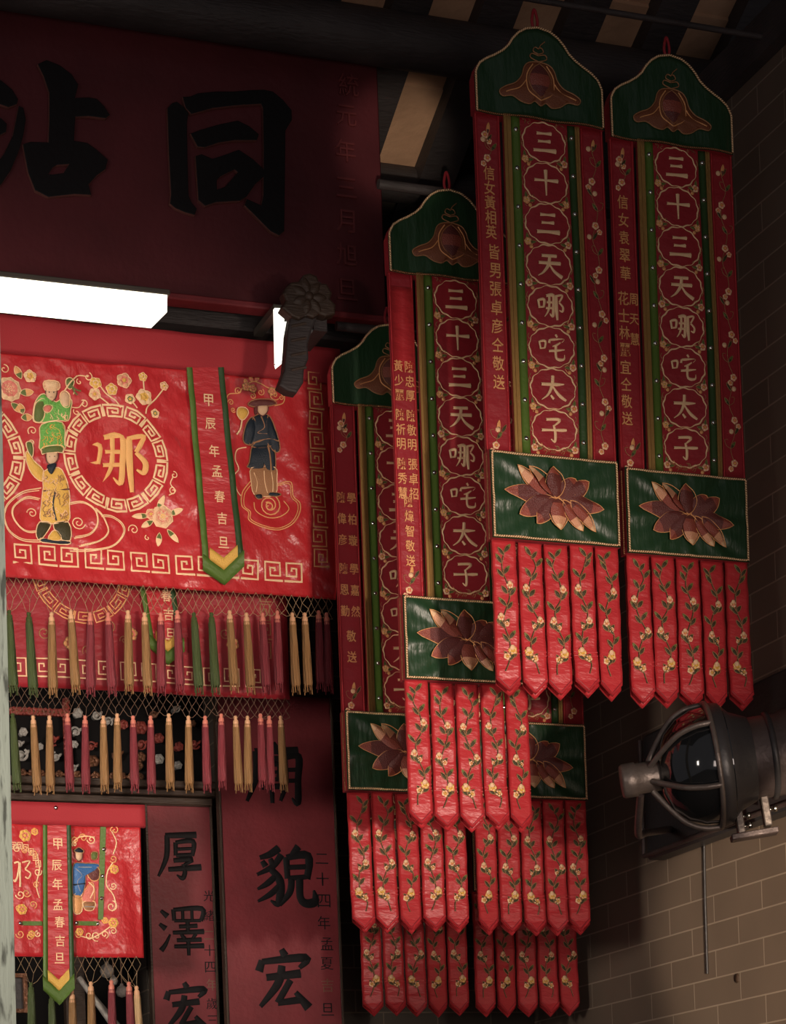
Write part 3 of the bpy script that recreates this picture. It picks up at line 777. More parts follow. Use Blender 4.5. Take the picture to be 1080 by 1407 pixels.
# ================================================================ SIGN BOARD
YS = 9.62
pl = Plane(YS, 260, 410)
root = thing('sign_board', 'huge dark red sign board with two giant raised black characters, upper left above the lamp', 'sign', pl.o)
tr, br = pl(521, 36), pl(527, 437); tl = pl(-260, -90)
m = MB(); x0 = pl(-300, 300)[0]; x1 = (tr[0] + br[0]) / 2
z0 = br[1]; z1 = tr[1]
m.box(x0, x1, 0, .06, z0, z1, LACQ, .006)
m.build('panel', root)
m = MB(); m.box(x0 - .01, x1 + .012, -.03, .06, z0 - .028, z0, LACQ2, .006); m.build('lower_moulding', root)
m = MB(); m.box(x0 - .01, x1 + .012, -.02, .06, z1, z1 + .03, WOOD, .006); m.build('upper_moulding', root)
Z2 = lambda pts: [pl(x / 2, y / 2) for x, y in pts]
TONG1 = [(458, 305), (470, 292), (482, 288), (500, 302), (512, 318), (508, 345), (510, 450), (513, 545), (522, 565), (535, 580), (530, 595), (505, 588), (480, 578), (465, 565), (468, 540), (462, 430)]
TONG2 = [(500, 275), (520, 274), (540, 265), (590, 260), (640, 260), (690, 256), (720, 255), (745, 260), (772, 282), (795, 310), (796, 335), (778, 365), (777, 480), (775, 640), (762, 651), (740, 640), (700, 600), (670, 570), (675, 555), (715, 573), (721, 545), (722, 420), (720, 305), (714, 290), (640, 295), (580, 302), (522, 318), (508, 303)]
TONG3 = [(522, 375), (545, 366), (600, 350), (650, 340), (680, 355), (705, 376), (700, 390), (640, 390), (595, 397), (558, 410), (540, 408)]
TONG4 = [(535, 437), (550, 432), (580, 445), (620, 432), (652, 420), (690, 445), (722, 475), (720, 490), (695, 512), (672, 545), (655, 556), (590, 560), (560, 570), (543, 555), (540, 510)]
HOLE4 = [(590, 500), (600, 490), (640, 470), (652, 480), (630, 505), (615, 522), (590, 530)]
outline_mesh([Z2(TONG1)], .016, .004, INK, SIGNEDGE, root, 'carved_character_stroke', -.012)
outline_mesh([Z2(TONG2)], .016, .004, INK, SIGNEDGE, root, 'carved_character_stroke', -.012)
outline_mesh([Z2(TONG3)], .016, .004, INK, SIGNEDGE, root, 'carved_character_stroke', -.012)
outline_mesh([Z2(TONG4), Z2(HOLE4)], .016, .004, INK, SIGNEDGE, root, 'carved_character_stroke', -.012)
ZHAN = [(103, 185), (125, 174), (160, 188), (192, 212), (210, 240), (200, 278), (240, 276), (262, 280), (280, 298), (296, 322), (286, 330), (240, 324), (202, 326), (198, 395), (236, 401), (262, 420), (291, 446), (285, 470), (260, 488), (238, 512), (245, 540), (200, 538), (130, 546), (95, 528), (76, 480), (62, 405), (82, 398), (132, 400), (134, 330), (134, 262), (118, 215)]
ZHANH = [(126, 486), (140, 466), (152, 458), (190, 456), (172, 484), (140, 488)]
outline_mesh([Z2(ZHAN), Z2(ZHANH)], .016, .004, INK, SIGNEDGE, root, 'carved_character_stroke', -.012)
for P in ([(-60, 225), (-20, 222), (0, 230), (30, 255), (45, 280), (42, 292), (20, 300), (-20, 285)], [(-95, 330), (-50, 325), (0, 334), (14, 348), (12, 368), (-10, 380), (-60, 365)],
          [(-60, 505), (-20, 470), (10, 430), (34, 380), (50, 300), (60, 305), (66, 335), (60, 375), (48, 420), (24, 475), (0, 510), (-40, 545)]):
    outline_mesh([Z2(P)], .016, .004, INK, SIGNEDGE, root, 'carved_character_stroke', -.012)
for ch, (x, y) in zip('宣統元年三月旭旦', [(481, 68), (478, 118), (475, 160), (474, 208), (475, 259), (474, 305), (476, 351), (476, 399)]):
    m = MB(); m.glyph(ch, (0, 0), .098, LACQ3, .0, .012, .95, .0); o = m.build('inscribed_character', root); c = pl(x, y); o.location = (c[0], 0, c[1])

# lintel under the sign
pl = Plane(9.80, 300, 440); q0 = pl(-40, 425); q1 = pl(560, 470)
zt = pl(380, 415)[1]; zb = pl(380, 458)[1]
m = MB(); m.box(pl(-300, 400)[0], pl(560, 450)[0], 0, .22, zb, zt, WOOD, .01); o = m.build('trim_lintel'); o.location = pl.o; struct(o)

# ================================================================ LAMP
YL = 9.22
a = at(-60, 379, YL); c = at(228, 407, YL); d = at(216, 437, YL)
zl = (at(100, 394, YL).z); zh = at(100, 428, YL).z
root = thing('tube_lamp', 'bright fluorescent batten lamp glowing under the sign board, upper left', 'lamp', (c.x, YL, zh))
m = MB(); L = 1.35; hh = zl - zh
prof = [(-.055, hh), (.0, 0.0), (.075, 0.0), (.075, hh)]
prof = [(-.02, hh), (-.006, hh * .35), (.012, 0.0), (.085, 0.0), (.10, hh)]
n = len(prof)
vs = [(-L, y, z) for y, z in prof] + [(0 if z > .01 else -.045, y, z) for y, z in prof]
m.add(vs, [(i, i + 1, n + i + 1, n + i) for i in range(n - 1)] + [tuple(range(n)), tuple(range(2 * n - 1, n - 1, -1)), (0, n, 2 * n - 1, n - 1)], LAMPW, False)
m.build('diffuser', root)
m = MB(); m.box(-L - .02, .012, -.028, .11, hh, hh + .022, HOUSING, .004); m.build('housing', root)
m = MB(); m.box(-L + .2, -L + .25, .03, .4, hh + .022, hh + .04, HOUSING); m.box(-.3, -.25, .03, .4, hh + .022, hh + .04, HOUSING); m.build('mounting_bracket', root)

# carved bracket in front of the valance corner, and the light strip behind it
YBK = 9.36
pl = Plane(YBK, 400, 535)
root = thing('carved_bracket', 'dark carved wooden flower bracket hanging over the upper right corner of the big valance', 'bracket', pl.o)
Z3 = lambda pts: [pl(x / 2, 360 + y / 2) for x, y in pts]
HD = [(775, 100), (782, 85), (795, 74), (816, 72), (828, 54), (842, 50), (856, 56), (864, 76), (884, 78), (896, 98), (890, 115), (906, 132), (905, 150), (884, 156), (866, 150), (850, 160), (830, 154), (812, 164), (795, 158), (772, 138), (782, 120)]
ST = [(800, 150), (835, 146), (862, 152), (846, 190), (834, 232), (836, 270), (824, 300), (822, 335), (806, 360), (786, 356), (768, 344), (782, 306), (788, 240), (790, 205)]
outline_mesh([Z3(HD)], .05, .01, WOODB, WOODB, root, 'flower_head', -.02)
outline_mesh([Z3(ST)], .05, .01, WOOD, WOOD, root, 'stem')
m = MB()
for k in range(7):
    cx, cz = Z3([(838, 108)])[0]; a = k * 2 * pi / 7
    m.petal((cx, cz), (cx + .085 * cos(a), cz + .085 * sin(a)), .05, [WOODB], .05, .014, WOOD, .006)
m.disc((cx, cz), .02, WOODB, .06, .012); m.build('carved_petals', root)
q = Z3([(878, 112)])[0]; m = MB(); m.box(q[0] - .03, q[0] + .03, .0, 9.5905 - YBK, q[1] - .12, q[1] + .05, WOOD); m.build('mounting_arm', root)
m = MB()
for y in (185, 225, 265, 305): 
    q = Z3([(792, y), (834, y - 8)]); m.ribbon([q[0], q[1]], .014, WOODB, .034, .01)
m.build('stem_rings', root)
pl2 = Plane(9.50, 385, 500)
root = thing('light_strip', 'narrow bright white light strip just left of the dark carved bracket', 'lamp', pl2.o)
z4 = lambda pts: [pl2(x / 2, 360 + y / 2) for x, y in pts]
outline_mesh([z4([(754, 130), (774, 131), (778, 158), (778, 262), (768, 272), (757, 276)])], .02, .002, LAMPW2, LAMPW2, root, 'lit_tube')
q = z4([(766, 134)])[0]; m = MB(); m.box(q[0] - .02, q[0] + .02, .008, .299, q[1], q[1] + .03, HOUSING); m.build('mounting_arm', root)
outline_mesh([z4([(779, 168), (806, 165), (792, 195), (780, 226)])], .02, .002, LAMPW2, LAMPW2, root, 'lit_reflector')
outline_mesh([z4([(757, 283), (778, 268), (778, 274), (759, 290)])], .02, .002, LAMPW2, LAMPW2, root, 'lit_end')
outline_mesh([z4([(768, 345), (772, 316), (782, 304), (784, 325), (778, 340)])], .02, .002, LAMPW2, LAMPW2, root, 'lit_end')

# ================================================================ VALANCES
def meander_unit(m, o, ux, uz, w_, mt, e, mirror=False, h=.003):
    """Greek key unit: o corner, ux / uz side vectors"""
    U = [(0, .02), (.86, .02), (.86, .98), (.12, .98), (.12, .28), (.60, .28), (.60, .70), (.36, .70), (.36, .52)]
    P = []
    for a, b_ in U:
        if mirror: a = 1 - a
        P.append((o[0] + ux[0] * a + uz[0] * b_, o[1] + ux[1] * a + uz[1] * b_))
    m.ribbon(P, w_, mt, e, h)
def meander_ring(m, c, r0, r1, n, w_, mt, e):
    U = [(.04, 0), (.04, 1), (.93, 1), (.93, 0.0), (.22, 0.0), (.22, .70), (.72, .70), (.72, .32), (.45, .32), (.45, .48)]
    for k in range(n):
        P = []
        for (a, b_), (a2, b2) in zip(U, U[1:] + U[-1:]):
            for t in (0, .5):
                u, v = a + (a2 - a) * t, b_ + (b2 - b_) * t
                if k % 2: u = 1 - u
                an = 2 * pi * (k + u) / n; r = r0 + (r1 - r0) * v
                P.append((c[0] + r * cos(an), c[1] + r * sin(an)))
        m.ribbon(P, w_, mt, e, .003)
def spiral(m, c, r, turns, a0, mt, e, w_=.004, flip=1, tail=None):
    P = [(c[0] + r * (t / 30) ** .8 * cos(a0 + flip * 2 * pi * turns * t / 30), c[1] + r * (t / 30) ** .8 * sin(a0 + flip * 2 * pi * turns * t / 30)) for t in range(2, 31)]
    if tail: P += smooth([P[-1]] + tail, 5)[1:]
    m.ribbon(P, w_, mt, e, .003)
def cloud(m, pts, mt, e, w_=.005, gap=.010):
    P = smooth(pts, 6); m.ribbon(P, w_, mt, e, .003)
    cx = sum(p[0] for p in P) / len(P); cz = sum(p[1] for p in P) / len(P)
    m.ribbon([(cx + (x - cx) * .92, cz + (z - cz) * .92) for x, z in P], w_ * .8, mt, e, .003)

def tassel_meshes(kind, head):
    m1 = MB(); prof = [(.0105, 0.0), (.012, -.012), (.0125, -.05), (.0150, -.16), (.0165, -.235), (.014, -.245)]
    m1.lathe(prof, kind, 22, 'z', flute=.16, nf=11)
    r = random.Random(3)
    for k in range(9):
        a = k * 2 * pi / 9; x, y = .0125 * cos(a), .0125 * sin(a)
        m1.tube([(x, y, -.22), (x * 1.15, y * 1.15, -.25), (x * 1.2 + r.uniform(-.003, .003), y * 1.2, -.262 - r.random() * .02)], .0022, kind, 5)
    m2 = MB(); m2.lathe([(.0001, .035), (.006, .033), (.0085, .026), (.006, .019), (.0105, .014), (.0115, .005), (.010, -.003), (.012, -.008), (.012, -.014)], head, 14)
    return m1, m2
TK = {'gold': (TGOLD, KNOBG), 'red': (TRED, KNOBR), 'green': (TGREEN, TGREEN), 'cream': (TCREAM, KNOBG)}
TLIB = {}
def tassel(root, kind, loc, sc=1.0, rz=0.0):
    if kind not in TLIB:
        a, b_ = tassel_meshes(*TK[kind]); o = a.build('tassel', root); h = b_.build('tassel_head', o); TLIB[kind] = (o.data, h.data)
    else:
        o = bpy.data.objects.new('tassel', TLIB[kind][0]); h = bpy.data.objects.new('tassel_head', TLIB[kind][1])
        COL.objects.link(o); COL.objects.link(h); o.parent = root; h.parent = o
    o.location = loc; o.scale = (sc * 1.0, sc * 1.0, sc); o.rotation_euler = (random.Random(loc[0]).uniform(-.02, .02), random.Random(loc[0] + 1).uniform(-.03, .03), rz)
    return o
def net(root, x0, x1, z1, z0, tass, mt=CORD, cell=.034):
    """knotted diamond net with strands gathered to every tassel"""
    m = MB(); nrow = max(2, int((z1 - z0) * .62 / (cell * .62))); n = int((x1 - x0) / cell); r = random.Random(9)
    hz = (z1 - z0) * .62 / nrow
    pt = {}
    for j in range(nrow + 1):
        for i in range(n + 1):
            x = x0 + (i + (.5 if j % 2 else 0)) * cell
            sag = .012 * abs(sin(i * .7)) * j / nrow
            pt[i, j] = (x + r.uniform(-.004, .004), r.uniform(-.006, .006), z1 - j * hz - sag)
    for j in range(nrow):
        for i in range(n + 1):
            for k in ((i, j + 1), ((i - 1) if j % 2 == 0 else (i + 1), j + 1)):
                if k in pt: m.tube([pt[i, j], pt[k]], .0013, mt, 3, False)
    for tx, tz in tass:
        near = sorted([p for (i, j), p in pt.items() if j == nrow], key=lambda p: abs(p[0] - tx))[:3]
        for p in near: m.tube([p, ((p[0] + tx) / 2, 0, (p[2] + tz) / 2 + .005), (tx, 0, tz + .03)], .0014, mt, 3, False)
    return m.build('net_fringe', root)

def streamer(root, quad, chars, e, s=1.0, warp=None, ww=.085):
    """hanging tongue: quad = (top left, top right, low right, tip, low left)"""
    tl, tr_, lr, tip, ll = quad
    if warp:
        w0 = warp; warp = lambda x, z: w0((ll[0] + lr[0]) / 2, z) * .6 - .006
    m = MB()
    lerp = lambda a, b_, t: (a[0] + (b_[0] - a[0]) * t, a[1] + (b_[1] - a[1]) * t)
    def band(f0, f1, mt, ee):
        n = 24
        for k in range(n):
            t0_, t1_ = k / n, (k + 1) / n
            A = lerp(lerp(tl, ll, t0_), lerp(tr_, lr, t0_), f0); B = lerp(lerp(tl, ll, t0_), lerp(tr_, lr, t0_), f1)
            C_ = lerp(lerp(tl, ll, t1_), lerp(tr_, lr, t1_), f1); D = lerp(lerp(tl, ll, t1_), lerp(tr_, lr, t1_), f0)
            m.add([(p[0], -ee, p[1]) for p in (A, B, C_, D)], [(3, 2, 1, 0)], mt)
    band(0, 1, REDPLAIN, e)
    band(.16, .84, RED, e + .001)
    b_ = m.build('streamer', root, warp)
    hgt = abs(tip[1] - (ll[1] + lr[1]) / 2); n = 24
    for f0, f1, mt in ((0, .15, GREENB), (.85, 1, GREEND)):
        m = MB()
        for k in range(n):
            t0_, t1_ = k / n, (k + 1) / n
            q = [lerp(lerp(tl, ll, t), lerp(tr_, lr, t), f) for t, f in ((t0_, f0), (t0_, f1), (t1_, f1), (t1_, f0))]
            m.add([(p[0], -e - .003, p[1]) for p in q] + [(p[0], -e, p[1]) for p in q], [(3, 2, 1, 0), (0, 4, 7, 3), (1, 2, 6, 5)], mt)
        m.build('edging', b_, warp)
    mid = lerp(ll, lr, .5)
    up = lambda p, t: lerp(p, tl if p is ll else tr_, t)
    for mt, d0, d1, f0, f1, ee in ((GREENB, 0, .95, 0, 1, .004), (YELLOW, .9, 1.6, .16, .84, .005)):
        m = MB(); vs = []; nc = 12
        for c_ in range(nc + 1):
            f = f0 + (f1 - f0) * c_ / nc; q = lerp(ll, lr, f); zb_ = q[1] - hgt * (1 - abs(2 * f - 1))
            for r_ in range(4):
                for lay in (0, 1): vs.append((q[0], -e - ee + lay * .003, zb_ + hgt * (d0 + (d1 - d0) * r_ / 3)))
        ix = lambda c_, r_, l_: (c_ * 4 + r_) * 2 + l_
        fs = [(ix(c_, r_, 0), ix(c_ + 1, r_, 0), ix(c_ + 1, r_ + 1, 0), ix(c_, r_ + 1, 0)) for c_ in range(nc) for r_ in range(3)]
        fs += [(ix(c_, r_, 0), ix(c_ + 1, r_, 0), ix(c_ + 1, r_, 1), ix(c_, r_, 1)) for c_ in range(nc) for r_ in (0, 3)]
        m.add(vs, fs, mt)
        m.build('chevron', b_, warp)
    for ch, p, sz in chars:
        m = MB(); m.glyph(ch, (0, 0), sz, GOLDP, 0, .003, .9, .006); o = m.build('gold_character', b_)
        o.location = (p[0], -e - .002 + (warp(p[0], p[1]) if warp else 0), p[1])
    return b_

def robed_figure(m, C, robe, robe2, skirt, hat, trim, e):
    """embroidered standing figure from outline polygons given through C (photo points)"""
    for pts, mt, de in ((robe, None, 0),): pass

# ---- big valance
YV = 9.75
pl = Plane(YV, 230, 805)
C1 = lambda pts: [pl(x / 4.154, 490 + y / 4.154) for x, y in pts]
C2 = lambda pts: [pl(240 + x / 4.396, 490 + y / 4.396) for x, y in pts]
root = thing('embroidered_valance', 'large bright red embroidered valance with net and tassel fringe, hung under the sign board lamp', 'valance', pl.o)
def vw(x, z):
    n1 = mnoise.noise(Vector((x * 3.2 + 1.5 * z, z * 1.6 - x, 3.1))); n2 = mnoise.noise(Vector((x * 7 - 5 * z, z * 6 + 2 * x, 7.7))); n3 = mnoise.noise(Vector((x * 15 + 9 * z, z * 13, 1.3)))
    return .024 * n1 + .014 * n2 + .007 * n3
vx0, vx1 = pl(-120, 650)[0], pl(456, 650)[0]; vzt = pl(230, 506)[1]; vzb = pl(230, 808)[1]
m = MB(); m.rect(vx0, vx1, vzb, vzt, REDV, 0, .006, 200, 84); m.build('cloth', root, vw)
hx1 = pl(467, 490)[0]; hzt = pl(230, 456)[1]
m = MB(); m.rect(vx0, hx1, vzt - .004, hzt, REDPLAIN, .012, .02, 40, 8); m.build('header_band', root, lambda x, z: vw(x, z) * .35)
# borders
m = MB(); 
zb0, zb1 = pl(230, 788)[1], pl(230, 762)[1]; uw = pl(230, 700)[0] - pl(199, 700)[0]
x = pl(17, 775)[0]; k = 0
while x < pl(412, 775)[0]:
    meander_unit(m, (x, zb0), (uw * .93, 0), (0, zb1 - zb0), .0105, GOLDP, .002, k % 2 == 1); x += uw; k += 1
m.build('meander_border', root, vw)
m = MB(); xb0, xb1 = pl(424, 640)[0], pl(447, 640)[0]; zz1 = pl(435, 512)[1]; zz0 = pl(435, 780)[1]; nu = 10
for k in range(nu):
    za = zz1 + (zz0 - zz1) * (k + 1) / nu; hb = (zz1 - zz0) / nu
    meander_unit(m, (xb0, za + hb * .06), (xb1 - xb0, 0), (0, hb * .88), .0085, GOLD, .002, k % 2 == 1)
m.build('side_meander_border', root, vw)
# ring medallion and its character
cc = pl(158.5, 629); r1 = (pl(230, 629)[0] - pl(87, 629)[0]) / 2
m = MB(); meander_ring(m, cc, r1 * .79, r1, 14, .0095, GOLDP, .002); m.build('medallion_ring', root, vw)
m = MB(); m.brush('哪', (0, 0), r1 * 1.15, CREAMG, .003, .006, 1.10, 1.12); o = m.build('gold_character', root); q = pl(158, 633); o.location = (q[0], vw(*q), q[1])
m = MB(); meander_ring(m, pl(-41, 624), r1 * .79, r1, 14, .0095, GOLDP, .002); m.build('medallion_ring', root, vw)
# flowers and scrolls
m = MB()
for pts in ([(560, 150), (600, 210), (660, 250), (690, 290)], [(540, 215), (590, 245), (635, 280)], [(940, 175), (890, 240), (840, 290), (830, 330)], [(740, 250), (760, 270), (780, 300)], [(815, 130), (820, 180), (830, 230)]):
    m.ribbon(smooth(C1(pts), 5), .006, GOLDP, .002, .003)
for (x, y), r, ms in (((705, 140), 10, [PINK, PEACH]), ((820, 235), 11, [YELLOW, CREAM]), ((545, 150), 8, [CREAM, YELLOW]), ((635, 190), 8, [CREAM, YELLOW]), ((740, 245), 7, [LEAFG, CREAM]), ((885, 325), 6, [LEAFG, CREAM]), ((935, 170), 6, [CREAM, PEACH]), ((812, 120), 6, [CREAM, YELLOW]), ((540, 215), 8, [PEACH, CREAM])):
    m.blossom(C1([(x, y)])[0], r * .0033, ms, .003, 5, x, YELLOW, GOLDP)
m.build('blossom_embroidery', root, vw)
m = MB()
c = C1([(50, 190)])[0]
for rr, n_, ms in ((.052, 9, [PINK, PINK, CREAM]), (.036, 7, [PINK, PEACH]), (.02, 5, [PINK, CREAM])): m.blossom(c, rr, ms, .003 + (.052 - rr) * .15, n_, rr * 40, None, GOLDP)
m.blossom(C1([(170, 115)])[0], .028, [YELLOW, CREAM], .003, 5, .4, GOLD, GOLDP)
for a, b_ in (((120, 130), (85, 55)), ((110, 210), (190, 205)), ((130, 330), (110, 270)), ((120, 350), (185, 345)), ((60, 270), (130, 320))):
    q = C1([a, b_]); m.petal(q[0], q[1], .03, [LEAFG, GOLD], .003, .004, GOLDP, .003)
m.build('peony_embroidery', root, vw)
m = MB()
c = C1([(930, 910)])[0]
for rr, n_, ms in ((.048, 7, [PINK, PEACH, CREAM]), (.032, 6, [PEACH, CREAM]), (.018, 5, [YELLOW, CREAM])): m.blossom(c, rr, ms, .003 + (.048 - rr) * .15, n_, rr * 30, None, GOLDP)
m.blossom(C1([(865, 895)])[0], .024, [PINK, PEACH], .003, 5, 1, YELLOW, GOLDP)
for a, b_ in (((900, 880), (935, 795)), ((960, 900), (1045, 870)), ((960, 980), (1020, 1060)), ((915, 1000), (905, 1080)), ((860, 900), (755, 910)), ((880, 930), (810, 970))):
    q = C1([a, b_]); m.petal(q[0], q[1], .024, [LEAFG, GOLDP], .003, .004, GOLDP, .003)
m.build('peony_embroidery', root, vw)
m = MB()
for c, r, t, a0, fl in (((505, 112), 26, 1.2, 0, 1), ((455, 140), 18, 1, 2, -1), ((480, 270), 24, 1.2, 1, 1), ((435, 320), 20, 1.1, 3, -1), ((185, 425), 28, 1.3, 2, 1), ((175, 490), 18, 1, 5, -1), ((990, 680), 22, 1.2, .5, 1), ((985, 770), 22, 1.2, 3, -1), ((765, 985), 32, 1.4, 1, 1), ((845, 1030), 16, 1, 2, -1), ((25, 70), 28, 1.2, .4, 1)):
    spiral(m, C1([c])[0], r * .00075, t, a0, GOLDP, .002, .0048, fl)
for pts in ([(505, 112), (450, 105), (415, 135)], [(480, 250), (450, 290), (410, 290)], [(985, 690), (970, 730), (1000, 770), (960, 795)], [(405, 165), (425, 190), (420, 215)]):
    m.ribbon(smooth(C1(pts), 5), .005, GOLDP, .002, .003)
m.build('scroll_embroidery', root, vw)
m = MB()
cloud(m, C1([(235, 750), (130, 770), (50, 830), (20, 900), (30, 960), (60, 1010), (130, 1050), (230, 1060)]), GOLDP, .002)
cloud(m, C1([(230, 810), (150, 800), (80, 850), (70, 910), (110, 970), (160, 1000), (220, 1000)]), GOLDP, .002)
spiral(m, C1([(185, 890)])[0], .022, 1.5, 0, GOLDP, .002, .005)
cloud(m, C1([(380, 840), (470, 830), (540, 880), (555, 960), (510, 1020), (420, 1040)]), GOLDP, .002)
cloud(m, C1([(540, 870), (590, 920), (620, 1000), (560, 1060), (450, 1085)]), GOLDP, .002)
cloud(m, C1([(570, 910), (640, 910), (700, 950), (710, 1010), (650, 1080), (540, 1110), (400, 1110)]), GOLDP, .002)
spiral(m, C1([(445, 950)])[0], .03, 1.8, 1, GOLDP, .002, .005)
m.build('cloud_embroidery', root, vw)

def figure(C, parts_, name):
    m = MB()
    for kind, pts, mt, *rest in parts_:
        if kind == 'p':
            P = smooth(C(pts), 3, True); m.dome(P, mt, .004 + (rest[1] if len(rest) > 1 else 0), .006, .001)
            if rest and rest[0]: m.ribbon(P, .0045, rest[0], .005 + (rest[1] if len(rest) > 1 else 0), .003, True)
        elif kind == 'l': m.ribbon(smooth(C(pts), 4), rest[0] if rest else .004, mt, .010, .003)
        elif kind == 'd':
            for p in pts: m.disc(C([p])[0], rest[0], mt, .011, .003)
    return m.build(name, root, vw)
def squig(b, x0, x1, y0, y1, n, mt, seed):
    r = random.Random(seed); out = []
    for k in range(n):
        x, y = r.uniform(x0, x1), r.uniform(y0, y1)
        out.append(('l', [(x, y), (x + r.uniform(-14, 14), y + 12), (x + r.uniform(-16, 16), y + 24), (x + r.uniform(-8, 8), y + 30)], mt, .003))
    return out
figure(C1, [('p', [(235, 390), (350, 385), (365, 470), (355, 550), (230, 545), (225, 470)], LIME, GOLDP),
            ('p', [(250, 215), (205, 250), (190, 310), (190, 370), (240, 380), (320, 372), (385, 372), (400, 310), (410, 250), (370, 220), (320, 260)], LIME, GOLDP, .001),
            ('p', [(250, 245), (205, 265), (192, 320), (195, 370), (235, 375), (255, 320)], LEAFG, GOLDP, .003),
            ('p', [(345, 210), (372, 195), (400, 225), (392, 290), (360, 290), (342, 250)], SKIN, GOLDP, .003),
            ('p', [(262, 190), (320, 190), (318, 235), (290, 258), (264, 236)], SKIN, MAROON, .002),
            ('p', [(250, 145), (330, 150), (332, 192), (255, 195)], CREAM, GOLDP, .004),
            ('l', [(252, 175), (330, 178)], PINK, .006),
            ('p', [(245, 290), (275, 275), (300, 290), (280, 320), (250, 318)], PINK, GOLDP, .005),
            ('d', [(278, 208), (304, 208)], NAVY, .003), ('l', [(282, 235), (298, 235)], MAROON, .003),
            ('l', [(365, 200), (400, 150), (440, 110)], GOLDP, .006), ('p', [(375, 135), (400, 120), (425, 140), (405, 185), (380, 170)], LEAFG, GOLDP),
            ('l', [(400, 165), (430, 190), (460, 200)], LEAFG, .006), ('l', [(405, 170), (425, 205), (440, 222)], LEAFG, .006)]
       + squig(0, 240, 350, 395, 520, 22, YELLOW, 1) + squig(0, 265, 380, 300, 345, 12, GOLDP, 2), 'robed_figure_embroidery')
figure(C1, [('p', [(245, 660), (330, 640), (370, 700), (392, 780), (395, 860), (385, 945), (240, 945), (235, 850), (245, 750)], YELLOW, GOLDP),
            ('p', [(245, 650), (190, 600), (150, 545), (145, 590), (180, 670), (235, 715)], YELLOW, GOLDP, .002),
            ('p', [(145, 500), (175, 490), (185, 530), (180, 580), (160, 560)], LEAFG, GOLDP, .003),
            ('p', [(262, 555), (320, 555), (322, 600), (290, 622), (262, 600)], SKIN, MAROON, .004),
            ('p', [(240, 525), (345, 520), (352, 560), (325, 556), (255, 560), (235, 565)], LEAFG, GOLDP, .005),
            ('p', [(268, 620), (320, 615), (295, 680), (275, 665)], NAVY, None, .006),
            ('l', [(310, 780), (300, 850), (320, 940)], NAVY, .007), ('l', [(245, 770), (390, 765)], MAROON, .006),
            ('d', [(278, 580), (304, 580)], NAVY, .003),
            ('p', [(225, 945), (290, 950), (270, 1000), (225, 1050), (205, 1010)], LEAF, GOLDP), ('p', [(310, 950), (390, 950), (400, 1050), (340, 1040), (310, 990)], LEAF, GOLDP),
            ('p', [(270, 1050), (310, 990), (350, 1045)], YELLOW, GOLDP, .002), ('p', [(230, 1040), (300, 1055), (390, 1055), (385, 1075), (240, 1065)], NAVY, GOLDP, .003)]
       + squig(0, 250, 380, 680, 920, 46, GOLDDIM, 3) + squig(0, 250, 380, 680, 920, 26, CREAM, 4), 'robed_figure_embroidery')
figure(C2, [('p', [(465, 670), (600, 670), (615, 740), (610, 830), (540, 845), (480, 830), (465, 760)], GOLDDIM, GOLDP),
            ('p', [(450, 640), (475, 530), (560, 520), (600, 560), (605, 700), (560, 690), (545, 640), (530, 680), (440, 670)], NAVY, GOLDDIM, .001),
            ('p', [(480, 360), (560, 355), (600, 440), (590, 540), (465, 540), (460, 450)], NAVY, GOLDDIM, .002),
            ('p', [(470, 365), (430, 410), (415, 500), (440, 530), (475, 520), (495, 430)], NAVY, GOLDDIM, .003),
            ('p', [(560, 360), (600, 430), (630, 560), (600, 580), (550, 500)], NAVY, GOLDDIM, .003),
            ('l', [(520, 365), (540, 430), (500, 460), (555, 470)], GOLDDIM, .007), ('l', [(475, 520), (560, 500), (620, 520)], GOLDDIM, .01), ('l', [(560, 540), (575, 620), (580, 700)], GOLDDIM, .008),
            ('l', [(480, 700), (500, 760), (490, 820)], GOLDP, .004), ('l', [(540, 690), (545, 760), (560, 825)], GOLDP, .004), ('l', [(580, 690), (590, 760), (590, 820)], GOLDP, .004),
            ('p', [(495, 300), (555, 295), (558, 335), (530, 362), (500, 340)], SKIN, MAROON, .005),
            ('p', [(440, 290), (480, 265), (570, 262), (610, 290), (560, 305), (480, 308)], MAROON, GOLDDIM, .006),
            ('p', [(480, 300), (500, 310), (495, 350), (480, 340)], MAROON, None, .005),
            ('d', [(515, 318), (540, 318)], NAVY, .003), ('l', [(518, 342), (538, 342)], MAROON, .003),
            ('p', [(385, 310), (425, 310), (445, 340), (420, 380), (395, 380), (375, 345)], YELLOW, GOLDP, .004), ('l', [(405, 385), (395, 440), (375, 470)], GOLDP, .007),
            ('p', [(485, 835), (525, 830), (530, 855), (500, 860)], NAVY, GOLDDIM, .002), ('p', [(570, 820), (640, 830), (620, 845), (570, 840)], NAVY, GOLDDIM, .002)], 'robed_figure_embroidery')
m = MB()
cloud(m, C2([(620, 770), (700, 760), (715, 840), (755, 890), (745, 960), (700, 1020), (620, 1050), (540, 1035), (450, 990), (445, 940), (405, 900), (410, 820), (460, 750)]), GOLD, .002)
spiral(m, C2([(575, 895)])[0], .05, 2.2, 0, GOLD, .002, .006)
spiral(m, C2([(570, 905)])[0], .022, 1.2, 1, GOLD, .002, .006)
m.ribbon(smooth(C2([(660, 870), (690, 920), (640, 965), (560, 970), (490, 930), (480, 880)]), 5), .005, GOLD, .002, .003)
m.ribbon(smooth(C2([(435, 545), (380, 560), (365, 620), (385, 680), (360, 720), (375, 800), (400, 840)]), 5), .005, GOLDP, .002, .003)
m.build('cloud_embroidery', root, vw)
m = MB()
m.ribbon(smooth(C2([(310, 260), (330, 225), (390, 220), (410, 190), (470, 150), (520, 165), (560, 190), (620, 210), (660, 240), (650, 285), (600, 300)]), 5), .005, GOLD, .002, .003)
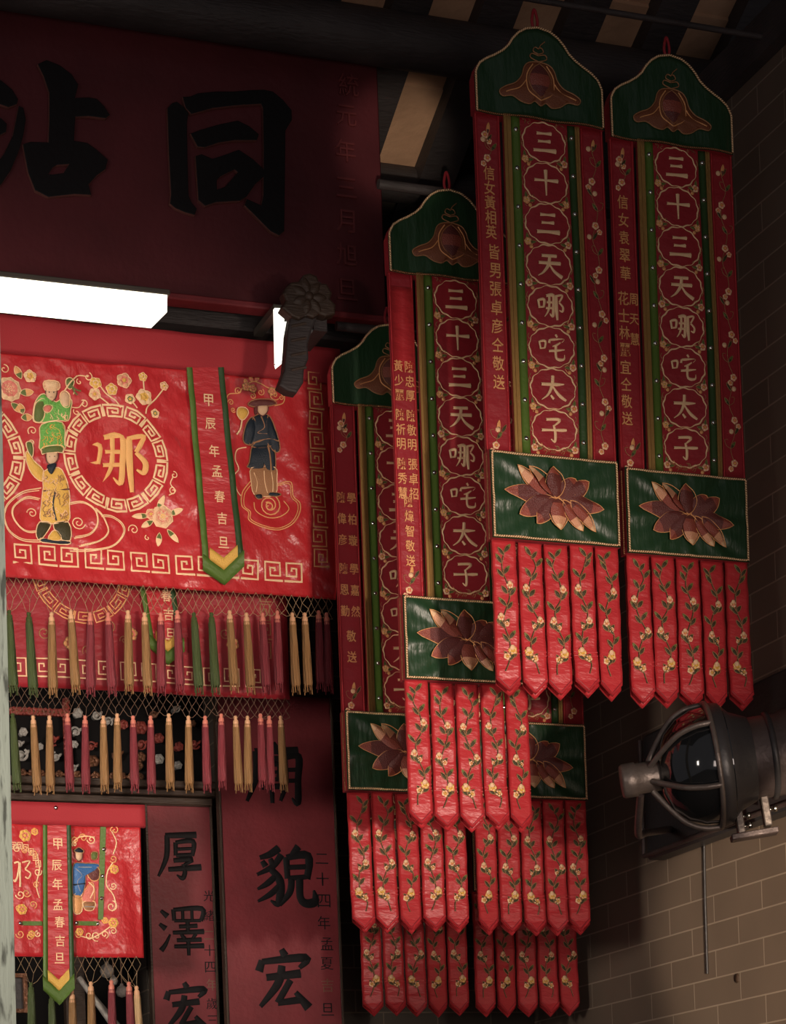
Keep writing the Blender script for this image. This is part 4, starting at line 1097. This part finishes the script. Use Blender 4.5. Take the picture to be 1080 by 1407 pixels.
for c, r in (((385, 205), .016), ((340, 275), .014), ((465, 200), .02), ((600, 235), .024), ((520, 215), .016), ((640, 250), .012), ((470, 240), .014), ((355, 320), .012)): spiral(m, C2([c])[0], r, 1.4, c[0], GOLD, .002, .0045)
for a, b_ in (((465, 150), (455, 115)), ((490, 150), (505, 110)), ((430, 170), (425, 135))):
    q = C2([a, b_]); m.petal(q[0], q[1], .016, [PINK, GOLD], .003, .003, GOLD, .003)
for c in ((585, 215), (470, 195), (430, 185)): m.blossom(C2([c])[0], .02, [PINK, GOLD], .003, 5, c[0], GOLD, GOLDDIM)
m.build('blossom_embroidery', root, vw)
sq = C2([(65, 75), (288, 75), (412, 1275), (320, 1392), (165, 1300)])
streamer(root, sq, [(ch, C2([p])[0], .052) for ch, p in zip('甲辰年孟春吉旦', [(195, 275), (208, 415), (230, 580), (245, 705), (263, 855), (275, 990), (283, 1135)])], .014, warp=vw)
tx1 = [13, 40, 71, 98, 124, 149, 176, 199, 221, 244, 267, 291, 316, 339, 361, 381, 402, 419, 438, 449]
tk1 = 'green green gold gold red red gold gold red red green green gold gold red red gold gold red red'.split()
tp = [pl(x, 851 + (3 if i % 3 else 0)) for i, x in enumerate(tx1)]
net(root, pl(2, 810)[0], pl(452, 810)[0], vzb + .004, tp[3][1] + .03, tp)
for (x, z), k in zip(tp, tk1): tassel(root, k, (x, 0, z), 1.16)

# ---- second valance behind the first
Y2 = 10.15
pl = Plane(Y2, 230, 955)
root = thing('embroidered_valance', 'shade-darkened embroidered valance showing through the net of the big valance, with its own tassel fringe', 'valance', pl.o)
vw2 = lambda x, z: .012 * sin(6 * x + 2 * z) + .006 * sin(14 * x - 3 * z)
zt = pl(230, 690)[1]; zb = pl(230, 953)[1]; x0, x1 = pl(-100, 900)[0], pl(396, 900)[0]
m = MB(); m.rect(x0, x1, zb, zt, REDD, 0, .006, 60, 34); m.build('cloth', root, vw2)  # deeper red cloth colour stands in for shade behind the big valance
m = MB(); z0, z1 = pl(200, 937)[1], pl(200, 912)[1]; uw = pl(230, 900)[0] - pl(201, 900)[0]; x = pl(12, 920)[0]; k = 0
while x < pl(336, 920)[0]:
    meander_unit(m, (x, z0), (uw * .93, 0), (0, z1 - z0), .008, GOLDP, .002, k % 2 == 1); x += uw; k += 1
m.build('meander_border', root, vw2)
m = MB(); q0 = pl(357, 900); q1 = pl(374, 900); hb = (pl(365, 700)[1] - pl(365, 905)[1]) / 8
for k in range(8): meander_unit(m, (q0[0], pl(365, 905)[1] + hb * k), (q1[0] - q0[0], 0), (0, hb * .88), .007, GOLDDIM, .002, k % 2 == 1)
m.build('side_meander_border', root, vw2)
cc = pl(112, 788); r1 = (pl(180, 800)[0] - pl(44, 800)[0]) / 2
m = MB(); meander_ring(m, cc, r1 * .79, r1, 14, .006, GOLD, .002); m.build('medallion_ring', root, vw2)
m = MB()
for c, r in (((150, 862), .03), ((170, 880), .02), ((120, 895), .026), ((60, 870), .03), ((310, 870), .024), ((270, 860), .02)): spiral(m, pl(*c), r, 1.5, c[0], GOLDDIM, .002, .005)
for c in ((95, 885), (180, 872), (320, 885)): m.blossom(pl(*c), .03, [PINK, GOLD], .003, 5, c[0], YELLOW, GOLDDIM)
m.build('scroll_embroidery', root, vw2)
streamer(root, [pl(172, 700), pl(222, 700), pl(252, 897), pl(238, 916), pl(205, 893)], [(ch, pl(*p), .055) for ch, p in zip('甲辰年孟春吉旦', [(205, 700), (210, 725), (216, 755), (222, 785), (227, 820), (230, 846), (233, 873)])], .014, warp=vw2)
tx2 = [18, 46, 68, 93, 117, 142, 161, 183, 207, 232, 259, 282, 304, 324, 340, 358, 370, 386]
tk2 = 'green gold gold red red gold gold red red gold gold red red gold gold red red gold'.split()
tp = [pl(x, 992 + (3 if i % 3 else 0)) for i, x in enumerate(tx2)]
net(root, pl(8, 955)[0], pl(394, 955)[0], zb + .004, tp[3][1] + .03, tp, CORDD)
for (x, z), k in zip(tp, tk2): tassel(root, k, (x, 0, z), 1.12)

# ---- altar frontal below
Y3 = 10.55
pl = Plane(Y3, 110, 1315)
C4 = lambda pts: [pl(x / 4.438, 1090 + y / 4.438) for x, y in pts]
root = thing('altar_cloth', 'small red embroidered cloth at lower left with a green edged streamer and tassels', 'cloth', pl.o)
vw3 = lambda x, z: .008 * sin(9 * x + 2 * z) + .014 * sin(22 * x + 6 * z) * max(0, min(1, (x - .1) * 4)) + .005 * sin(25 * x)
x0, x1 = pl(-70, 1200)[0], pl(194.5, 1200)[0]; zb = pl(100, 1315)[1]; zm = pl(100, 1135)[1]; zt = pl(100, 1104)[1]
m = MB(); m.rect(x0, x1, zb, zm + .01, REDV, 0, .006, 90, 30); m.build('cloth', root, vw3)
m = MB(); m.rect(x0, pl(198, 1120)[0], zm, zt, REDPLAIN, .016, .03, 30, 4); m.build('header_band', root, lambda x, z: .3 * vw3(x, z))
p = C4([(335, 93)])[0]; o = part('stud', m_stud, 'silver_pin', root, None, (p[0], -.016, p[1]), 0)
streamer(root, C4([(255, 200), (425, 200), (447, 1195), (372, 1297), (255, 1205)]), [(ch, C4([q])[0], .052) for ch, q in zip('甲辰年孟春吉旦', [(345, 315), (338, 445), (343, 560), (345, 685), (355, 790), (358, 905), (355, 1010)])], .016, warp=vw3)
for pts in ([(612, 205), (645, 205), (630, 770), (600, 770)], [(135, 782), (255, 782), (255, 808), (135, 808)], [(455, 780), (605, 780), (605, 806), (455, 806)]):
    m = MB(); m.poly(C4(pts), GREENB, .007, .001); m.build('green_trim_strip', root, vw3)
for q in ((633, 342), (625, 505), (620, 640), (465, 792), (598, 795), (120, 795)):
    p = C4([q])[0]; part('stud', m_stud, 'mirror_stud', root, None, (p[0], vw3(*p) - .007, p[1]), 0)
m = MB(); rr = random.Random(12)
for c, r in (((700, 225), 26), ((690, 400), 24), ((690, 565), 22), ((680, 690), 34), ((460, 285), 24), ((510, 270), 26), ((560, 280), 26), ((455, 310), 16), ((590, 870), 30), ((545, 865), 26), ((640, 860), 24), ((480, 860), 26), ((690, 840), 22), ((120, 860), 26), ((180, 870), 28), ((230, 860), 20), ((100, 340), 24), ((150, 350), 26), ((200, 370), 26), ((230, 480), 24), ((220, 560), 20), ((200, 680), 24), ((120, 620), 28), ((160, 610), 24), ((110, 700), 24)):
    spiral(m, C4([c])[0], r * .00075 * 1.05, 1.4, c[0] * .1, GOLD if rr.random() > .4 else GOLDP, .003, .0055, 1 if rr.random() > .5 else -1)
for pts in ([(690, 420), (655, 480), (650, 560), (690, 620), (705, 690), (680, 720)], [(490, 870), (560, 880), (620, 850), (690, 800)], [(680, 230), (710, 300), (690, 370)], [(440, 300), (500, 260), (580, 265)], [(230, 390), (240, 470), (220, 560), (240, 640)]):
    m.ribbon(smooth(C4(pts), 5), .006, GOLDP, .003, .003)
for c, r in (((695, 465), 28), ((690, 790), 30), ((640, 775), 20), ((485, 845), 24), ((150, 260), 36), ((210, 235), 22), ((130, 710), 32), ((190, 860), 22)): m.blossom(C4([c])[0], r * .0008, [PINK, YELLOW], .004, 6, c[0], YELLOW, GOLD)
m.build('scroll_embroidery', root, vw3)
m = MB()
for pts, w_ in (([(80, 430), (112, 425), (105, 500), (90, 540), (80, 530)], .009), ([(118, 425), (120, 575)], .009), ([(130, 425), (180, 415), (150, 465)], .008), ([(150, 465), (185, 490), (170, 520), (150, 510)], .008)):
    m.ribbon(smooth(C4(pts), 4), w_, GOLDP, .004, .004)
for k in range(10):
    a = pi * (.1 + .8 * k / 9); q = (100 + 140 * cos(a), 480 - 160 * sin(a)); s_ = C4([q])[0]; meander_unit(m, (s_[0] - .015, s_[1] - .015), (.03, 0), (0, .03), .005, GOLDP, .003)
m.build('gold_character', root, vw3)
vw_keep = vw; vw = vw3
figure(C4, [('p', [(445, 625), (495, 620), (500, 720), (450, 730)], GOLD, GOLDP), ('p', [(500, 620), (560, 540), (580, 600), (565, 680), (510, 660)], PINK, GOLD, .001),
            ('p', [(450, 430), (520, 425), (600, 430), (595, 460), (530, 480), (520, 560), (495, 635), (445, 625), (440, 520)], BLUE, GOLDDIM, .002),
            ('l', [(460, 460), (500, 500), (470, 540), (490, 600)], CARVEW, .005), ('l', [(475, 450), (560, 450)], CARVEW, .004), ('l', [(445, 560), (520, 550)], NAVY, .008),
            ('p', [(460, 355), (500, 350), (502, 395), (480, 415), (460, 395)], SKIN, MAROON, .005), ('p', [(450, 350), (480, 330), (512, 350), (500, 365), (465, 362)], NAVY, GOLDDIM, .006),
            ('p', [(560, 360), (595, 360), (590, 400), (560, 400)], LEAFG, GOLDDIM, .003), ('p', [(530, 470), (600, 450), (605, 520), (560, 530)], MAROON, GOLD, .001),
            ('p', [(510, 660), (580, 660), (570, 710), (520, 710)], GOLDDIM, GOLDP, .002), ('l', [(540, 540), (575, 580), (550, 640)], GOLDP, .006), ('l', [(515, 690), (575, 692)], CARVEW, .006)], 'robed_figure_embroidery')
vw = vw_keep
tq = [(190, 1170, 'green'), (315, 1240, 'green'), (440, 1215, 'gold'), (555, 1165, 'gold'), (680, 1155, 'red'), (788, 1165, 'red'), (835, 1190, 'cream')]
tp = [C4([(x, y + 40)])[0] for x, y, _ in tq]
net(root, C4([(100, 1000)])[0][0], C4([(852, 1000)])[0][0], zb + .004, C4([(680, 1140)])[0][1], tp, CORD, .04)
for (x, z), (_, _, k) in zip(tp, tq): tassel(root, k, (x, 0, z), 1.25)

# ================================================================ COUPLET BOARDS
def couplet(label, Y, xl, xr, py_ref, ytop, chars, side, csz, ssz, bot=.9, inkmat=INK):
    pl = Plane(Y, (xl + xr) / 2, 1400)
    root = thing('couplet_board', label, 'board', (pl.o.x, Y, bot), 'couplet boards by the inner doorway')
    dz = pl.o.z - bot
    x0, x1 = pl(xl, py_ref)[0], pl(xr, py_ref)[0]; zt = pl((xl + xr) / 2, ytop)[1] + dz
    m = MB(); m.box(x0, x1, 0, .04, 0, zt, LACQ2, .005); m.build('panel', root)
    m = MB()
    for a, b_ in ((x0 - .008, x0 + .004), (x1 - .004, x1 + .008)): m.box(a, b_, -.008, .045, 0, zt + .006, WOODB, .002)
    m.box(x0 - .008, x1 + .008, -.008, .045, zt - .003, zt + .010, WOODB, .002); m.build('frame', root)
    for ch, (x, y) in chars:
        q = pl(x, y); m = MB(); m.brush(ch, (0, 0), csz, INK, .001, .006, 1.0, 1.45); o = m.build('ink_character', root); o.location = (q[0], 0, q[1] + dz)
    for ch, (x, y) in side:
        q = pl(x, y); m = MB(); m.glyph(ch, (0, 0), ssz, INKEDGE if (x + y) % 4 == 0 else INK, .0, .003, 1, -.004); o = m.build('small_character', root); o.location = (q[0], 0, q[1] + dz)
    return root
couplet('wide red couplet board with bold black brush characters, left of the leftmost hanging banner', 10.98, 306, 463, 1200, 955, [('廟', (376, 1064)), ('貌', (391, 1206)), ('宏', (388, 1345))],
        [(ch, (x, y)) for ch, x, y in zip('二十四年孟夏吉旦', (442, 443, 445, 445, 449, 449, 450, 450), (1180, 1208, 1238, 1268, 1297, 1324, 1354, 1387))], .30, .066)
couplet('narrow red couplet board with black characters, between small altar cloth and wide board', 11.12, 204, 292, 1200, 1107, [('厚', (247, 1176)), ('澤', (250, 1279)), ('宏', (254, 1382))],
        [(ch, (x, y)) for ch, x, y in zip('光緒二十四年歲三', (287, 287, 287, 288, 289, 291, 291, 292), (1231, 1258, 1285, 1306, 1329, 1353, 1379, 1402))], .235, .055)

# ================================================================ SHRINE BEHIND
Y5 = 11.1
pl = Plane(Y5, 160, 1100)
m = MB(); xa, xb = pl(-80, 1090)[0], pl(297, 1090)[0]
for z0, z1, y0 in ((1103, 1093, 0), (1092, 1084, -.03), (1083, 1073, -.06)):
    m.box(xa, xb - (.02 if y0 == 0 else 0), y0, .14, pl(160, z0)[1], pl(160, z1)[1], WOODB, .004)
o = m.build('trim_door_lintel'); o.location = pl.o; struct(o)
zlint = at(160, 1103, 11.1).z + .0
Y6 = 11.7
pl = Plane(Y6, 150, 1075)
root = thing('carved_altar_screen', 'dark carved altar screen with gilded and red scrollwork seen behind the lower tassel fringe', 'screen', pl.o)
B2 = lambda pts: [pl(x / 3.484, 940 + y / 3.484) for x, y in pts]
m = MB(); q = B2([(20, 60), (1010, 480)]); m.box(q[0][0], q[1][0], .05, .10, q[1][1], q[0][1], SHADEBLACK, .004); m.build('back_panel', root)
for nm, (a, b_), mt in (('top_rail', ((50, 118), (325, 150)), CARVER), ('stile', ((305, 70), (335, 470)), CARVER), ('lower_rail', ((85, 420), (690, 452)), CARVE), ('bottom_rail', ((60, 470), (1000, 500)), WOODB)):
    q = B2([a, b_]); m = MB(); m.box(q[0][0], q[1][0], -.01, .05, q[1][1], q[0][1], mt, .004)
    n = 14
    for k in range(n):
        t = (k + .5) / n; cx, cz = q[0][0] + (q[1][0] - q[0][0]) * t, q[0][1] + (q[1][1] - q[0][1]) * t
        if abs(q[1][0] - q[0][0]) > abs(q[1][1] - q[0][1]): cz = (q[0][1] + q[1][1]) / 2
        else: cx = (q[0][0] + q[1][0]) / 2
        if mt is not WOODB: m.blossom((cx, cz), .022, [mt], .012, 5, k, CARVE)
    m.build(nm, root)
q = B2([(320, 470)])[0]; m = MB(); m.box(q[0] - .05, q[0] + .05, -.01, .05, -pl.o.z, q[1], WOODB); m.build('support_post', root)
rr = random.Random(21)
spots = [((100, 340), CARVEW, 30), ((90, 290), CARVEW, 20), ((110, 230), CARVEW, 22), ((190, 300), CARVEW, 18), ((250, 270), CARVER, 26), ((265, 350), CARVEW, 22), ((360, 230), CARVEW, 24), ((355, 290), CARVEW, 20), ((370, 140), CARVEW, 26), ((435, 300), CARVER, 24), ((445, 370), CARVE, 30), ((350, 400), CARVEW, 20), ((590, 195), CARVER, 24), ((672, 210), CARVER, 34), ((675, 290), CARVER, 24), ((672, 350), CARVE, 26), ((760, 260), CARVER, 26), ((760, 360), CARVEW, 26), ((855, 300), CARVER, 24), ((850, 390), CARVEW, 22), ((930, 290), CARVER, 24), ((1015, 320), CARVE, 18), ((515, 180), CARVEW, 22), ((560, 340), CARVE, 24), ((735, 150), CARVE, 20), ((660, 390), CARVE, 26), ((460, 150), CARVEW, 22), ((840, 120), CARVEW, 18), ((920, 190), CARVE, 18)]
for c, mt, r in spots:
    m = MB(); p = B2([c])[0]; R_ = r * .0011
    if rr.random() > .5:
        m.blossom((0, 0), R_, [mt], .01, 6, rr.random() * 6, mt); 
    else:
        spiral(m, (0, 0), R_, 1.5, rr.random() * 6, mt, .01, R_ * .4, 1 if rr.random() > .5 else -1)
        m.petal((R_ * .5, 0), (R_ * 1.3, R_ * .8), R_ * .6, [mt], .012, .01)
    m.dome([(R_ * .6 * cos(a), R_ * .6 * sin(a)) for a in [k * pi / 4 for k in range(8)]], mt, -.01, .03, -.05)
    o = m.build('carved_ornament', root); o.location = (p[0], 0, p[1])
# things below in the doorway
pl = Plane(11.4, 130, 1400)
D4 = lambda x, y: at(x / 4.438, 1090 + y / 4.438, 11.2)
for i, (a, b_) in enumerate((((480, 1120), (690, 1420)), ((560, 1230), (790, 1500)))):
    Yr = 11.38 + .07 * i
    p, q = at(a[0] / 4.438, 1090 + a[1] / 4.438, Yr), at(b_[0] / 4.438, 1090 + b_[1] / 4.438, Yr); k = (pA.x - .012 - p.x) / (q.x - p.x); q2 = p + (q - p) * k
    m = MB(); m.tube([p - q2, Vector((0, 0, 0))], .014, CARVEW, 8); o = m.build('leaning_rod', None); o.location = q2
    tag(o, ['grey rod, the upper of two slanting behind the small altar cloth tassels', 'grey rod, the lower of two slanting behind the small altar cloth tassels'][i], 'rod')
p, q = at(12, 1338, 11.5), at(38, 1392, 11.5)
m = MB(); x0, x1, z0, z1 = p.x - .1, q.x, q.z, p.z
for a in ((x0, x1, z1 - .02, z1), (x0, x1, z0, z0 + .02), (x0, x0 + .02, z0 + .02, z1 - .02), (x1 - .02, x1, z0 + .02, z1 - .02)): m.box(a[0], a[1], 11.48, 11.51, a[2], a[3], CARVE)
m.box(x0 + .01, x1 - .01, 11.515, 11.52, z0 + .01, z1 - .01, BLACK)
tag(m.build('picture_frame'), 'thin brown picture frame in the dark doorway at the lower left corner', 'frame')
for i, (x, y, r, lb) in enumerate(((640, 1090, .035, 'upper pale round ornament behind the small cloth net'), (752, 1205, .030, 'pale round ornament hanging between the two red tassels of the small cloth'), (722, 1130, .022, 'small grey round ornament in the dark behind the small cloth net'))):
    p = D4(x, y); m = MB(); m.lathe([(.001, -r), (r * .7, -r * .75), (r, 0), (r * .75, r * .7), (r * .3, r), (r * .25, r * 1.3)], CARVEW, 14); m.tube([(0, 0, r), (0, 0, zlint - p.z)], .003, CORDD, 5); o = m.build('round_ornament'); o.location = (p.x, 11.16 + .07 * i, p.z); tag(o, lb, 'ornament')

# ================================================================ WALL LAMP
c0, c1 = at_x(888, 1182, WX - .1), at_x(978, 958, WX - .1)
bz = c0.z; bh = at_x(985, 962, WX - .1).z - bz; yb = c0.y
root = thing('wall_panel', 'long black wooden backing board fixed to the right brick wall behind the lamp', 'board', (WX, yb, bz))
m = MB(); m.box(-.10, -.002, -1.9, 0, 0, bh, BLACK, .012); m.build('board', root)
m = MB(); m.tube([(-.11, -1.9, .02), (-.11, 0, .02)], .012, STEELD, 8); m.build('lower_edge_trim', root)
m = MB(); m.tube([(-.11, 0, .02), (-.11, 0, bh - .02)], .012, STEELD, 8); m.build('end_trim', root)
B0 = at(1072, 1036, 8.22); H0 = at(872, 1071, 8.45)
ax = (H0 - B0).normalized(); LA = (H0 - B0).length
yv = Vector((0, 0, 1)).cross(ax).normalized(); zv = ax.cross(yv)
root = thing('wall_lamp', 'dark industrial wall lamp with smoky glass dome and ribbed guard on the right brick wall', 'lamp', B0)
ML = Matrix((ax, yv, zv)).transposed().to_4x4(); ML.translation = B0
root.matrix_world = ML
m = MB(); m.lathe([(.001, -.20), (.15, -.20), (.175, -.18), (.175, -.02), (.165, .0), (.165, .12), (.15, .15), (.001, .15)], STEELD, 36, 'x'); m.build('motor_housing', root)
m = MB(); m.lathe([(.178, -.15), (.184, -.145), (.184, -.125), (.178, -.12)], BLACK, 36, 'x'); m.lathe([(.168, .03), (.176, .035), (.176, .05), (.168, .055)], BLACK, 36, 'x'); m.build('housing_band', root)
a0 = 2.6
m = MB()
n = 8
vs = []
for k in range(n + 1):
    a = a0 + .5 * k / n
    for xx in (-.10, -.03): vs.append((xx, .1775 * cos(a), .1775 * sin(a)))
m.add(vs, [(2 * k, 2 * k + 1, 2 * k + 3, 2 * k + 2) for k in range(n)], LABEL); m.build('label_plate', root)
hub0 = LA - .085; RD = .25; XR = LA * .47; DL = hub0 - XR - .01
m = MB(); ring = [(XR, RD * cos(2 * pi * k / 48), RD * sin(2 * pi * k / 48)) for k in range(49)]; m.tube(ring, .011, STEEL, 8, False); m.build('guard_ring', root)
m = MB(); m.lathe([(.236, XR - .06), (.238, XR), (.232, XR + .28 * DL), (.205, XR + .56 * DL), (.155, XR + .80 * DL), (.09, XR + .95 * DL), (.001, XR + DL)], BLACKGL, 40, 'x'); m.build('glass_dome', root)
m = MB(); m.lathe([(.001, hub0 - .03), (.06, hub0 - .03), (.062, hub0), (.062, hub0 + .075), (.069, hub0 + .08), (.069, hub0 + .13), (.062, hub0 + .14), (.001, hub0 + .14)], STEEL, 28, 'x'); m.build('front_cap', root)
for k in range(6):
    a = 2 * pi * k / 6 + .55
    P = smooth([(XR, RD), (XR + .3 * DL, RD * .98), (XR + .62 * DL, RD * .84), (XR + .9 * DL, RD * .55), (hub0 + .02, .06)], 6)
    m = MB(); m.tube([(x, r * cos(a), r * sin(a)) for x, r in P], .012, STEEL, 8); m.build('guard_rib', root)
m = MB(); m.lathe([(.17, .12), (.20, XR - .09), (.243, XR - .05), (.25, XR - .015), (.238, XR + .01)], BLACK, 40, 'x'); m.build('rim', root)
m = MB(); m.box(.19, .22, -.03, .03, -.30, -.17, STEEL, .004); m.box(.08, .11, -.03, .03, -.28, -.16, STEEL, .004); m.box(.06, .25, -.04, .04, -.315, -.29, STEELD, .004); m.build('mounting_bracket', root)
for xx, zz in ((.185, -.22), (.075, -.21), (.185, -.26)):
    m = MB(); m.lathe([(.001, -.03), (.014, -.03), (.014, -.015), (.006, -.014), (.006, 0)], CHROME, 6, 'x', (xx, -.02, zz)); m.build('bolt', root)
m = MB(); inv0 = ML.inverted(); m.tube([(-.17, 0, 0), (-.26, 0, 0), inv0 @ Vector((WX - .11, B0.y - .22, B0.z + .03))], .05, STEELD, 14); m.build('wall_arm', root)
# lower arm: curved strut from the cap back to the board
m = MB(); P = smooth([H0 + Vector((.05, .05, -.05)), H0 + Vector((.16, .3, -.16)), H0 + Vector((.3, .5, -.12)), Vector((WX - .1, yb - .25, bz + .1))], 6)
inv = ML.inverted(); m.tube([inv @ Vector(p) for p in P], .016, STEELD, 8); m.build('support_strut', root)

# cable down the wall
m = MB(); a, b_ = at_x(967, 1140, WX - .008), at_x(972, 1338, WX - .008)
m.tube([a, (a + b_) / 2 + Vector((0, .004, 0)), b_], .006, BLACK, 6); tag(m.build('cable'), 'thin black cable running straight down the right brick wall below the lamp', 'cable')
# small stain of a filled hole
m = MB(); a = at_x(1013, 1344, WX - .001); m.lathe([(.001, -.006), (.02, -.005), (.022, -.001)], WOODB, 10, 'x', a); tag(m.build('wall_plug'), 'tiny dark plug in the brickwork right of the cable end', 'plug')
